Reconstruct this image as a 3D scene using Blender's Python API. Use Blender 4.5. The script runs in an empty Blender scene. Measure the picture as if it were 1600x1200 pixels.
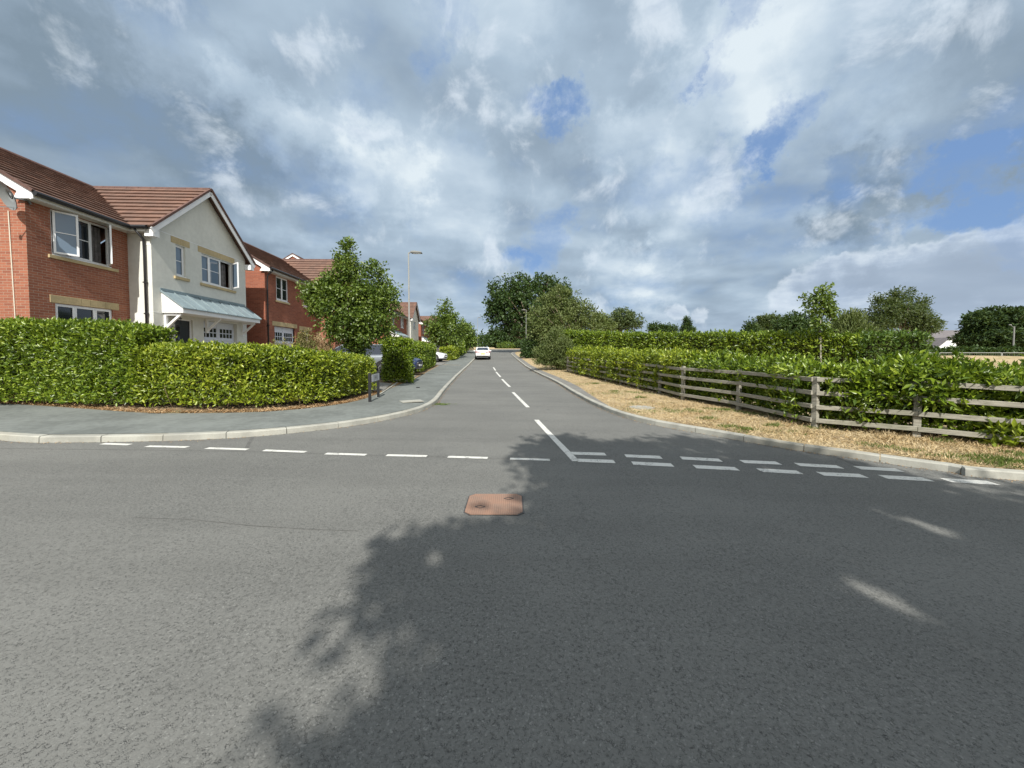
import bpy, math, random
import numpy as np
from mathutils import Vector, Matrix, geometry
R = math.radians
rng = np.random.default_rng(7)
random.seed(7)
C = bpy.context.scene.collection
SC = bpy.context.scene
# ------------------------------------------------------------------ camera
F = 600.0                      # focal length in photo pixels (photo 1600 wide)
HOR, PP = 555.0, 577.0         # horizon row and principal row
PITCH = math.atan((PP-HOR)/F)
CAMZ = 1.5
cd = bpy.data.cameras.new('camera'); cam = bpy.data.objects.new('camera', cd); C.objects.link(cam)
cam.location = (0, 0, CAMZ); cam.rotation_euler = (R(90)-PITCH, 0, 0)
cd.sensor_width = 36; cd.lens = 36*F/1600; cd.shift_y = -(600-PP)/1600
cd.clip_start = .05; cd.clip_end = 3000
SC.camera = cam
# ------------------------------------------------------------------ light
SUN_EL, SUN_A = R(43), R(6.5)
to_sun = Vector((math.cos(SUN_EL)*math.sin(SUN_A), -math.cos(SUN_EL)*math.cos(SUN_A), math.sin(SUN_EL)))
sl = bpy.data.lights.new('sun', 'SUN'); sl.energy = 4.0; sl.angle = R(.55); sl.color = (1, .95, .87)
so = bpy.data.objects.new('sun', sl); C.objects.link(so)
so.rotation_euler = (-to_sun).to_track_quat('-Z', 'Y').to_euler(); so.location = (0, 0, 60)
SC.view_settings.view_transform = 'Standard'; SC.view_settings.look = 'None'
SC.view_settings.exposure = 0.68; SC.view_settings.gamma = 1
SKY_STRENGTH = 0.12
CLOUD = 0.645
SC.render.engine = 'CYCLES'

class NT:
    def __init__(s, tree): s.t = tree; s.n = tree.nodes; s.l = tree.links
    def new(s, typ, **kw):
        n = s.n.new(typ)
        for k, v in kw.items(): setattr(n, k, v)
        return n
    def put(s, sock, v):
        if isinstance(v, bpy.types.NodeSocket): s.l.new(v, sock)
        elif v is not None: sock.default_value = v
    def math(s, op, a, b=None, c=None, clamp=False):
        n = s.new('ShaderNodeMath', operation=op, use_clamp=clamp)
        s.put(n.inputs[0], a); s.put(n.inputs[1], b)
        if c is not None: s.put(n.inputs[2], c)
        return n.outputs[0]
    def vmath(s, op, a, b=None, scale=None):
        n = s.new('ShaderNodeVectorMath', operation=op)
        s.put(n.inputs[0], a); s.put(n.inputs[1], b)
        if scale is not None: s.put(n.inputs['Scale'], scale)
        return n.outputs['Value'] if op in ('DOT_PRODUCT', 'LENGTH', 'DISTANCE') else n.outputs[0]
    def noise(s, vec, scale, detail=4, rough=.55, dist=0, out='Fac', dims='3D'):
        n = s.new('ShaderNodeTexNoise', noise_dimensions=dims)
        s.put(n.inputs['Vector'], vec); n.inputs['Scale'].default_value = scale
        n.inputs['Detail'].default_value = detail; n.inputs['Roughness'].default_value = rough
        n.inputs['Distortion'].default_value = dist
        return n.outputs[out]
    def vor(s, vec, scale, feature='F1', out='Distance', rand=1):
        n = s.new('ShaderNodeTexVoronoi', feature=feature)
        s.put(n.inputs['Vector'], vec); n.inputs['Scale'].default_value = scale
        n.inputs['Randomness'].default_value = rand
        return n.outputs[out]
    def mr(s, v, a, b, c=0., d=1., smooth=True):
        n = s.new('ShaderNodeMapRange', interpolation_type='SMOOTHSTEP' if smooth else 'LINEAR')
        s.put(n.inputs[0], v)
        for i, q in enumerate((a, b, c, d)): s.put(n.inputs[i+1], q)
        return n.outputs[0]
    def mix(s, f, a, b, blend='MIX'):
        n = s.new('ShaderNodeMix', data_type='RGBA', blend_type=blend)
        s.put(n.inputs[0], f)
        for i, q in ((6, a), (7, b)):
            if isinstance(q, (tuple, list)) and len(q) == 3: q = (*q, 1)
            s.put(n.inputs[i], q)
        return n.outputs[2]
    def ramp(s, v, stops):
        n = s.new('ShaderNodeValToRGB'); s.put(n.inputs[0], v)
        e = n.color_ramp.elements
        while len(e) < len(stops): e.new(.5)
        for i, (p, c) in enumerate(stops): e[i].position = p; e[i].color = (*c, 1)
        return n.outputs[0]
    def bump(s, h, strength=.3, dist=.01, normal=None):
        n = s.new('ShaderNodeBump'); s.put(n.inputs['Height'], h)
        n.inputs['Strength'].default_value = strength; n.inputs['Distance'].default_value = dist
        if normal is not None: s.put(n.inputs['Normal'], normal)
        return n.outputs[0]

def pxdir(px, py):
    v = Vector(((px-800), F, -(py-PP)))
    v = Matrix.Rotation(-PITCH, 3, 'X') @ v
    return v.normalized()
# ------------------------------------------------------------------ sky
w = bpy.data.worlds.new('World'); SC.world = w; w.use_nodes = True
N = NT(w.node_tree); N.n.clear()
out = N.new('ShaderNodeOutputWorld'); bg = N.new('ShaderNodeBackground')
sky = N.new('ShaderNodeTexSky'); sky.sky_type = 'NISHITA'; sky.sun_disc = False
sky.sun_elevation = SUN_EL; sky.sun_rotation = math.pi - SUN_A
sky.air_density = 1.0; sky.dust_density = .3; sky.ozone_density = 2.0
tc = N.new('ShaderNodeTexCoord'); D = tc.outputs['Generated']
sep = N.new('ShaderNodeSeparateXYZ'); N.l.new(D, sep.inputs[0]); dz = sep.outputs[2]
zz = N.math('ADD', N.math('MAXIMUM', dz, 0.0), .20)
P = N.new('ShaderNodeCombineXYZ')
N.put(P.inputs[0], N.math('DIVIDE', sep.outputs[0], zz)); N.put(P.inputs[1], N.math('DIVIDE', sep.outputs[1], zz))
P = P.outputs[0]
wv = N.vmath('SCALE', N.vmath('SUBTRACT', N.noise(D, 5.5, 7, .66, out='Color'), (.5, .5, .5)), scale=.34)
wD = N.vmath('NORMALIZE', N.vmath('ADD', D, wv))
wv2 = N.vmath('SCALE', N.vmath('SUBTRACT', N.noise(D, 9, 6, .62, out='Color'), (.5, .5, .5)), scale=.10)
wD2 = N.vmath('NORMALIZE', N.vmath('ADD', D, wv2))
def blobs(lst, vec):
    acc = None
    for (px, py, rad, wt) in lst:
        d = N.vmath('DOT_PRODUCT', vec, tuple(pxdir(px, py)))
        c0 = math.cos(R(rad)); v = N.mr(d, c0, 1-(1-c0)*.10, 0, wt)
        acc = v if acc is None else N.math('ADD', acc, v)
    return acc
n1 = N.noise(P, 1.0, 8, .54, .15)
n2 = N.noise(N.vmath('ADD', P, (13.1, 4.2, 7)), 2.2, 6, .47, .15)
n3 = N.noise(N.vmath('ADD', P, (3.1, 14.2, 2)), .40, 4, .5, .4)
Pe = N.vmath('ADD', P, (.10, -.16, 0))
n2e = N.noise(N.vmath('ADD', Pe, (13.1, 4.2, 7)), 2.2, 6, .47, .15)
holes = blobs([(690, 15, 5.5, .42), (730, 40, 4, .25), (888, 160, 4.2, .60), (860, 140, 4, .35), (1195, 205, 4.5, .62), (1160, 225, 4, .40), (1130, 90, 3.5, .50), (1085, 100, 2.5, .4), (835, 378, 5, .55), (790, 385, 3, .4),
               (1575, 345, 4, .62), (1510, 358, 3.4, .55), (1530, 262, 3.2, .5), (1480, 262, 3, .3), (1445, 362, 2.8, .4), (660, 372, 3, .35), (270, 12, 4, .25),
               (1330, 300, 3, .25), (560, 145, 5, .18), (1590, 200, 4, .2), (700, 235, 4, .15), (1055, 295, 4, .1), (905, 120, 2.5, .3), (880, 190, 3, .3)], wD)
cov = N.math('ADD', N.math('MULTIPLY', n1, .5), N.math('MULTIPLY', n2, .5))
cov = N.math('SUBTRACT', N.math('ADD', cov, .02), N.math('MULTIPLY', holes, .30))
mask = N.mr(N.math('ADD', cov, N.math('MULTIPLY', N.math('SUBTRACT', N.noise(D, 14, 7, .65), .5), .22)), .20, .54)
bright = blobs([(285, 90, 5, .25), (350, 150, 5, .25), (420, 200, 6, .30), (500, 240, 8, .25), (590, 280, 8, .25), (700, 300, 9, .18),
                (1010, 250, 9, .28), (940, 235, 7, .15), (1300, 50, 14, .26), (1180, 60, 10, .18), (1500, 15, 12, .20), (1010, 425, 5, .22), (600, 260, 8, .12),
                (200, 225, 5, .12), (1060, 300, 7, .18), (780, 80, 10, .10), (620, 400, 7, .10), (960, 420, 5, .2)], wD)
dark = blobs([(80, 140, 18, .24), (220, 300, 14, .22), (60, 330, 11, .10), (300, 190, 12, .18), (400, 290, 11, .22), (940, 90, 10, .16), (1400, 140, 14, .20), (1560, 120, 11, .16),
              (1370, 318, 6, .42), (1310, 345, 3.5, .25), (1570, 285, 5, .36), (950, 300, 8, .16), (560, 345, 10, .12), (1420, 480, 9, .10), (1000, 320, 6, .12)], wD)
lit = N.math('MULTIPLY', N.math('SUBTRACT', n2, n2e), 1.25)
shade = N.math('ADD', N.math('MULTIPLY', N.math('SUBTRACT', n2, .5), .40), N.math('MULTIPLY', N.math('SUBTRACT', n3, .5), .30))
n4 = N.noise(N.vmath('ADD', D, (0, 0, 3)), 11, 6, .6, .4)
shade = N.math('ADD', N.math('ADD', shade, lit), N.math('MULTIPLY', N.math('SUBTRACT', n4, .5), .13))
thin = N.mr(cov, .30, .55, .10, -.04)
val = N.math('ADD', .50, N.math('MULTIPLY', N.math('ADD', N.math('ADD', N.math('ADD', .03, thin), shade), N.math('SUBTRACT', bright, dark)), .88))
ccol = N.ramp(val, [(0.0, (.225, .30, .375)), (.30, (.305, .395, .495)), (.58, (.415, .525, .64)), (.80, (.55, .66, .765)), (1.0, (.74, .83, .89))])
# low cumulus bank on the right
cum = blobs([(1345, 412, 2.6, .9), (1300, 425, 2.6, .8), (1262, 442, 2.4, .8), (1385, 418, 2.4, .7), (1425, 430, 3.0, .6), (1475, 432, 3.4, .6), (1540, 428, 3.6, .6),
             (1597, 415, 3.4, .9), (1232, 462, 2.6, .7), (1320, 455, 5, .8), (1420, 470, 7, .7), (1540, 470, 8, .7), (1250, 492, 5, .5), (1380, 510, 8, .6), (1540, 515, 9, .6), (1060, 489, 1.5, .75), (1092, 491, 1.3, .6)], wD2)
n5 = N.noise(D, 7.5, 9, .60, .3); n6 = N.noise(N.vmath('MULTIPLY', D, (1, 1, 3.2)), 7, 7, .6, .3)
cumn = N.math('ADD', cum, N.math('MULTIPLY', N.math('SUBTRACT', n5, .5), 4.2))
cmask = N.mr(cumn, .15, .95)
edge = N.mr(N.math('ADD', cumn, N.math('MULTIPLY', N.math('SUBTRACT', n6, .5), -4.5)), .3, 2.9)
cumc = N.ramp(edge, [(0, (.78, .86, .94)), (.30, (.60, .69, .80)), (.65, (.46, .55, .68)), (1, (.36, .44, .56))])
blue = N.vmath('SCALE', sky.outputs[0], scale=SKY_STRENGTH)
bluec = N.mix(.75, blue, (.20, .34, .62))
c = N.mix(mask, bluec, ccol)
c = N.mix(N.math('MULTIPLY', cmask, .72), c, cumc)
hz = N.mr(dz, 0.0, .14, .5, 0)
c = N.mix(hz, c, (.40, .49, .62))
c = N.mix(N.mr(dz, -.02, .0), (.16, .17, .15), c)
# bright sky added around the sun, out of view, to neutralise ambient light
fill_glow = N.mr(N.vmath('DOT_PRODUCT', D, tuple(to_sun)), .1, .98)
c = N.mix(N.math('MULTIPLY', fill_glow, .85), c, (1.12, 1.12, 1.08))
N.l.new(c, bg.inputs[0]); bg.inputs[1].default_value = CLOUD
N.l.new(bg.outputs[0], out.inputs[0])
w.cycles.sampling_method = 'MANUAL'; w.cycles.sample_map_resolution = 512

# ------------------------------------------------------------------ materials
M = {}
def mat(name, col=(.5, .5, .5), rough=.6, metal=0, spec=.5, build=None, **kw):
    m = bpy.data.materials.new(name); m.use_nodes = True
    T = NT(m.node_tree); b = T.n['Principled BSDF']
    b.inputs['Base Color'].default_value = (*col, 1); b.inputs['Roughness'].default_value = rough
    b.inputs['Metallic'].default_value = metal; b.inputs['Specular IOR Level'].default_value = spec
    for k, v in kw.items(): b.inputs[k].default_value = v
    T.b = b; T.o = T.new('ShaderNodeTexCoord').outputs['Object']
    if build: build(T, b)
    M[name] = m; return m
def weather(col, amt=.25, scale=3., rough=.6, bump=.0):
    def f(T, b):
        n = T.noise(T.o, scale, 6, .65); n2 = T.noise(T.o, scale*9, 4, .6)
        k = T.math('ADD', T.math('MULTIPLY', n, .6), T.math('MULTIPLY', n2, .4))
        lo = tuple(c*(1-amt) for c in col); hi = tuple(min(1, c*(1+amt)) for c in col)
        T.l.new(T.mix(T.mr(k, .35, .65), lo, hi), b.inputs['Base Color'])
        if bump: T.l.new(T.bump(n2, bump, .01), b.inputs['Normal'])
    return f
def leafmat(name, cols, rough=.38, trans=.25, spec=.5, patch=.35, tcol=None):
    m = bpy.data.materials.new(name); m.use_nodes = True
    T = NT(m.node_tree); b = T.n['Principled BSDF']; o = T.n['Material Output']
    g = T.new('ShaderNodeNewGeometry'); tc_ = T.new('ShaderNodeTexCoord')
    n = T.noise(tc_.outputs['Object'], 1.1, 3, .6)
    f = T.math('ADD', T.math('MULTIPLY', g.outputs['Random Per Island'], 1-patch), T.math('MULTIPLY', T.mr(n, .3, .7), patch))
    st = [(i/(len(cols)-1), c) for i, c in enumerate(cols)]
    c = T.ramp(f, st); T.l.new(c, b.inputs['Base Color'])
    b.inputs['Roughness'].default_value = rough; b.inputs['Specular IOR Level'].default_value = spec
    t = T.new('ShaderNodeBsdfTranslucent'); mx = T.new('ShaderNodeMixShader'); mx.inputs[0].default_value = trans
    T.l.new(T.mix(.6, c, tcol or (.28, .40, .04)), t.inputs[0])
    T.l.new(b.outputs[0], mx.inputs[1]); T.l.new(t.outputs[0], mx.inputs[2]); T.l.new(mx.outputs[0], o.inputs[0])
    M[name] = m; return m

def asphalt(base, tone):
    def f(T, b):
        o = T.o
        wn = T.vmath('SCALE', T.vmath('SUBTRACT', T.noise(o, 60, 3, .6, out='Color'), (.5, .5, .5)), scale=.010)
        ow = T.vmath('ADD', o, wn)
        e = T.vor(ow, 125, 'DISTANCE_TO_EDGE'); cc = T.vor(ow, 125, 'F1', 'Color'); sp = T.new('ShaderNodeSeparateColor'); T.l.new(cc, sp.inputs[0])
        big = T.noise(o, .30, 6, .62); mid = T.noise(o, 4, 5, .65); fine = T.noise(o, 260, 3, .7)
        crack = T.mr(e, .0, .22)
        sel = T.math('MULTIPLY', T.mr(T.noise(o, 48, 3, .6), .42, .64), T.mr(sp.outputs[2], .25, .75))
        pit = T.math('MULTIPLY', T.math('SUBTRACT', 1, crack), sel)
        col = T.mix(sp.outputs[0], tuple(c*.86 for c in base), tuple(c*1.16 for c in base))
        lightst = T.mr(sp.outputs[1], .93, .97)
        col = T.mix(T.math('MULTIPLY', lightst, .55), col, tuple(min(1, c*1.9) for c in base))
        col = T.mix(T.mr(fine, .35, .7, 0, .30), col, tuple(c*.60 for c in base))
        col = T.mix(T.mr(mid, .40, .70, 0, .16), col, tuple(c*.72 for c in base))
        col = T.mix(T.mr(big, .38, .66, 0, .6), col, tone)
        spots = T.vor(T.vmath('ADD', o, (.37, .11, 0)), .55, 'F1', 'Distance')
        spc = T.mr(T.math('ADD', spots, T.math('MULTIPLY', mid, .06)), .062, .075, .6, 0)
        col = T.mix(spc, col, (.05, .052, .054))
        tr = T.noise(T.vmath('MULTIPLY', o, (.12, 1.4, 1)), 1.0, 4, .6)
        col = T.mix(T.mr(tr, .42, .62, 0, .28), col, tuple(c*.74 for c in base))
        st = T.vor(T.vmath('ADD', o, (3.3, 1.7, 0)), 1.6, 'F1', 'Distance')
        col = T.mix(T.mr(T.math('ADD', st, T.math('MULTIPLY', T.noise(o, 9, 4, .7), .12)), .085, .12, .35, 0), col, (.09, .09, .088))
        col = T.mix(T.math('MULTIPLY', pit, .80), col, (.034, .035, .035))
        T.l.new(col, b.inputs['Base Color'])
        hgt = T.math('ADD', T.math('SUBTRACT', T.math('MULTIPLY', sp.outputs[2], .30), T.math('MULTIPLY', pit, 1.2)), T.math('MULTIPLY', fine, .45))
        T.l.new(T.bump(hgt, .6, .006), b.inputs['Normal'])
    return f
mat('asphalt', rough=.85, spec=.25, build=asphalt((.150, .152, .144), (.188, .190, .178)))
mat('pavement_asphalt', rough=.9, spec=.2, build=weather((.145, .158, .151), .2, .9, bump=.35))
mat('drive_asphalt', rough=.9, spec=.2, build=weather((.175, .172, .160), .18, 1.5, bump=.25))
def concrete(T, b):
    n = T.noise(T.o, 2.2, 6, .65); n2 = T.noise(T.o, 60, 4, .6)
    c = T.mix(T.mr(n, .35, .7), (.36, .36, .32), (.25, .25, .225))
    c = T.mix(T.mr(n2, .45, .7, 0, .4), c, (.24, .235, .2))
    c = T.mix(T.mr(T.noise(T.o, .7, 3, .5), .5, .7, 0, .4), c, (.30, .27, .20))
    T.l.new(c, b.inputs['Base Color']); T.l.new(T.bump(n2, .3, .004), b.inputs['Normal'])
mat('kerb_concrete', rough=.85, build=concrete)
def roadpaint(T, b):
    n = T.noise(T.o, 45, 5, .7); n2 = T.noise(T.o, 5, 4, .7)
    k = T.math('ADD', T.math('MULTIPLY', n, .6), T.math('MULTIPLY', n2, .4))
    c = T.mix(T.mr(k, .525, .60), (.58, .58, .545), (.21, .21, .20))
    T.l.new(c, b.inputs['Base Color'])
mat('road_paint', rough=.7, build=roadpaint)
def drygrass(T, b):
    n = T.noise(T.o, 1.3, 6, .7); n2 = T.noise(T.o, 28, 5, .75); n3 = T.noise(T.vmath('MULTIPLY', T.o, (1, 1, 1)), 90, 3, .7)
    c = T.mix(T.mr(n2, .3, .7), (.27, .20, .115), (.54, .44, .28))
    c = T.mix(T.mr(n, .50, .66, 0, .65), c, (.15, .155, .055))
    c = T.mix(T.mr(T.noise(T.vmath('ADD', T.o, (5, 3, 0)), 1.9, 5, .7), .52, .68, 0, .7), c, (.15, .10, .06))
    c = T.mix(T.mr(n3, .5, .75, 0, .5), c, (.14, .085, .04))
    T.l.new(c, b.inputs['Base Color']); T.l.new(T.bump(T.math('ADD', n2, n3), .8, .02), b.inputs['Normal'])
mat('dry_grass_ground', rough=.95, spec=.1, build=drygrass)
def soil(T, b):
    n = T.noise(T.o, 1.7, 6, .7); n2 = T.noise(T.o, 40, 5, .75)
    c = T.mix(T.mr(n2, .3, .7), (.14, .10, .065), (.32, .25, .16))
    c = T.mix(T.mr(n, .5, .7, 0, .5), c, (.13, .14, .05))
    T.l.new(c, b.inputs['Base Color']); T.l.new(T.bump(n2, .8, .03), b.inputs['Normal'])
mat('soil', rough=.95, spec=.1, build=soil)
def bricks(c1, c2, mortar):
    def f(T, b):
        tcn = T.new('ShaderNodeTexCoord'); s = T.new('ShaderNodeSeparateXYZ'); T.l.new(tcn.outputs['Object'], s.inputs[0])
        sn = T.new('ShaderNodeSeparateXYZ'); T.l.new(tcn.outputs['Normal'], sn.inputs[0])
        k = T.math('GREATER_THAN', T.math('ABSOLUTE', sn.outputs[0]), .5)
        u = T.math('ADD', T.math('MULTIPLY', k, s.outputs[1]), T.math('MULTIPLY', T.math('SUBTRACT', 1, k), s.outputs[0]))
        cv = T.new('ShaderNodeCombineXYZ'); T.l.new(u, cv.inputs[0]); T.l.new(s.outputs[2], cv.inputs[1])
        bt = T.new('ShaderNodeTexBrick'); T.l.new(cv.outputs[0], bt.inputs['Vector'])
        bt.inputs['Color1'].default_value = (*c1, 1); bt.inputs['Color2'].default_value = (*c2, 1); bt.inputs['Mortar'].default_value = (*mortar, 1)
        bt.inputs['Scale'].default_value = 1; bt.inputs['Brick Width'].default_value = .225; bt.inputs['Row Height'].default_value = .075
        bt.inputs['Mortar Size'].default_value = .006; bt.inputs['Mortar Smooth'].default_value = .3; bt.inputs['Bias'].default_value = -.1
        n = T.noise(T.o, 1.0, 5, .6); n2 = T.noise(T.o, 50, 4, .6)
        c = T.mix(T.mr(n, .35, .7, 0, .3), bt.outputs[0], tuple(q*.75 for q in c1))
        c = T.mix(T.mr(n2, .3, .7, 0, .3), c, tuple(q*.6 for q in c1))
        T.l.new(c, b.inputs['Base Color']); T.l.new(T.bump(T.math('SUBTRACT', 1, bt.outputs['Fac']), .5, .01), b.inputs['Normal'])
    return f
mat('red_brick', rough=.9, spec=.2, build=bricks((.35, .135, .082), (.23, .082, .055), (.38, .31, .24)))
mat('deep_red_brick', rough=.9, spec=.2, build=bricks((.33, .118, .072), (.225, .075, .050), (.29, .20, .15)))
mat('render_cream', rough=.9, spec=.2, build=weather((.63, .635, .585), .07, .8))
def tiles(T, b):
    oi = T.new('ShaderNodeNewGeometry')
    n = T.noise(T.o, 1.2, 5, .6); n2 = T.noise(T.o, 40, 4, .65)
    c = T.mix(oi.outputs['Random Per Island'], (.150, .088, .068), (.212, .122, .090))
    c = T.mix(T.mr(n, .3, .7, 0, .55), c, (.115, .082, .068)); c = T.mix(T.mr(n2, .4, .7, 0, .4), c, (.11, .068, .052))
    T.l.new(c, b.inputs['Base Color']); T.l.new(T.bump(n2, .4, .006), b.inputs['Normal'])
mat('roof_tile', rough=.85, spec=.25, build=tiles)
mat('ridge_tile', rough=.85, spec=.25, build=weather((.115, .068, .058), .25, 4))
mat('slate_roof', rough=.8, build=weather((.13, .12, .125), .2, 2))
mat('upvc_white', (.80, .81, .82), .35)
mat('fascia_white', rough=.4, build=weather((.78, .79, .80), .05, 2))
mat('soffit', rough=.5, build=weather((.62, .62, .58), .05, 2))
mat('black_plastic', (.015, .015, .017), .35)
mat('sandstone', rough=.9, spec=.2, build=weather((.46, .37, .215), .14, 2.5, bump=.2))
mat('window_glass', (.018, .022, .026), .04, spec=.8)
mat('pane_sky_tint', (.12, .17, .23), .06, spec=1.0)  # sky reflection painted into the glass as a blue-grey base
mat('curtain', rough=.9, build=weather((.20, .19, .19), .4, 6))
mat('canopy_metal', rough=.45, build=weather((.23, .295, .32), .14, 2), metal=.15)
mat('seam_metal', rough=.5, build=weather((.19, .24, .26), .1, 2))
mat('door_black', (.012, .013, .015), .3)
mat('garage_white', rough=.45, build=weather((.66, .70, .76), .03, 2))
mat('galvanised', rough=.45, metal=.6, build=weather((.50, .51, .50), .15, 3))
mat('pole_grey', rough=.7, build=weather((.20, .205, .195), .14, 4))
mat('hedge_core_shade', rough=.95, spec=.1, build=weather((.038, .040, .018), .3, 6))  # dead twigs, darkened so the gaps between leaves look shaded
mat('worn_seam', rough=.9, build=weather((.095, .095, .09), .3, 15))
mat('lamp_glass', (.55, .56, .56), .2)
mat('dish_grey', (.20, .215, .22), .45)
mat('cable', (.62, .58, .48), .5)
def wood(T, b):
    o = T.vmath('MULTIPLY', T.o, (3, 3, 28)); n = T.noise(o, 2.2, 6, .65, .4); n2 = T.noise(T.o, 1.4, 5, .6)
    c = T.mix(T.mr(n, .3, .7), (.21, .20, .165), (.37, .355, .30))
    c = T.mix(T.mr(n2, .5, .75, 0, .6), c, (.16, .175, .11))
    c = T.mix(T.mr(T.noise(T.o, 25, 4, .7), .58, .7, 0, .5), c, (.12, .115, .09))
    T.l.new(c, b.inputs['Base Color']); T.l.new(T.bump(n, .5, .006), b.inputs['Normal'])
mat('weathered_wood', rough=.9, spec=.2, build=wood)
mat('bark', rough=.95, spec=.1, build=weather((.16, .13, .095), .35, 6, bump=.6))
mat('pale_bark', rough=.95, spec=.1, build=weather((.34, .32, .27), .3, 6, bump=.4))
mat('twig', rough=.9, spec=.1, build=weather((.20, .155, .10), .35, 6))
def cover(T, b):
    s = T.new('ShaderNodeSeparateXYZ'); T.l.new(T.o, s.inputs[0])
    fx = T.math('ABSOLUTE', T.math('SINE', T.math('MULTIPLY', s.outputs[0], 150)))
    fy = T.math('ABSOLUTE', T.math('SINE', T.math('MULTIPLY', s.outputs[1], 150)))
    k = T.mr(T.math('MULTIPLY', fx, fy), .25, .55)
    n = T.noise(T.o, 5, 5, .65)
    c = T.mix(k, T.mix(T.mr(n, .35, .7), (.26, .15, .105), (.20, .13, .10)), T.mix(T.mr(n, .35, .7), (.29, .175, .12), (.25, .17, .125)))
    T.l.new(c, b.inputs['Base Color']); T.l.new(T.bump(k, .6, .004), b.inputs['Normal'])
mat('rusty_cover', rough=.8, build=cover)
mat('rust_red', rough=.9, build=weather((.26, .10, .07), .3, 12))
mat('seal_tar', rough=.6, build=weather((.045, .046, .047), .3, 20))
mat('white_paint', (.78, .79, .80), .25, **{'Coat Weight': .6})
mat('silver_paint', (.20, .225, .255), .35, metal=.4, **{'Coat Weight': .6})
mat('blue_paint', (.018, .030, .085), .25, **{'Coat Weight': .7})
mat('car_glass', (.02, .028, .045), .05, spec=.8)
mat('tyre', (.02, .02, .02), .8)
mat('alloy', (.35, .36, .37), .35, metal=.7)
mat('black_trim', (.012, .012, .013), .5)
mat('tail_red', (.20, .012, .014), .25)
mat('headlight_glass', (.50, .52, .55), .1, spec=.8)
mat('plate_white', (.75, .75, .72), .4)
mat('plate_yellow', (.70, .52, .08), .4)
mat('sign_plate', (.50, .51, .53), .4)
mat('house_white', rough=.9, build=weather((.66, .70, .70), .06, 2))
mat('grey_stone', rough=.9, build=weather((.30, .28, .25), .3, 2))
mat('dead_leaf', rough=.9, spec=.1)
leafmat('laurel_leaf', [(.020, .044, .008), (.090, .150, .012), (.185, .265, .019), (.31, .38, .04)], .36, .22, .5, .25)
leafmat('laurel_yellow', [(.028, .052, .008), (.135, .19, .014), (.26, .325, .022), (.42, .44, .05)], .36, .24, .5, .3)
leafmat('laurel_deep', [(.028, .062, .012), (.055, .108, .018), (.092, .155, .024), (.15, .22, .04)], .38, .2, .45)
leafmat('street_tree_leaf', [(.022, .046, .010), (.062, .108, .016), (.115, .172, .022), (.18, .23, .045)], .40, .22)
leafmat('dark_leaf', [(.016, .034, .012), (.028, .056, .016), (.045, .082, .022), (.065, .105, .03)], .5, .15, .3)
leafmat('olive_leaf', [(.05, .075, .022), (.085, .118, .035), (.125, .155, .052), (.17, .20, .08)], .5, .2, .3)
leafmat('conifer_leaf', [(.012, .026, .012), (.022, .045, .016), (.042, .075, .02), (.075, .11, .028)], .6, .1, .2)
leafmat('birch_leaf', [(.028, .048, .018), (.048, .075, .026), (.075, .10, .036), (.11, .135, .055)], .5, .2, .3)
leafmat('shrub_leaf', [(.10, .12, .035), (.17, .17, .06), (.24, .20, .09), (.22, .11, .07)], .6, .2, .3)
leafmat('grass_blade', [(.06, .10, .018), (.10, .15, .028), (.16, .20, .05)], .6, .2, .3)
leafmat('straw', [(.20, .13, .06), (.42, .31, .16), (.56, .45, .27), (.64, .55, .37)], .8, .1, .2, tcol=(.5, .4, .2))
leafmat('litter_leaf', [(.17, .095, .045), (.28, .17, .085), (.42, .29, .16), (.52, .40, .25)], .8, .1, .2, tcol=(.5, .3, .1))

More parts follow.
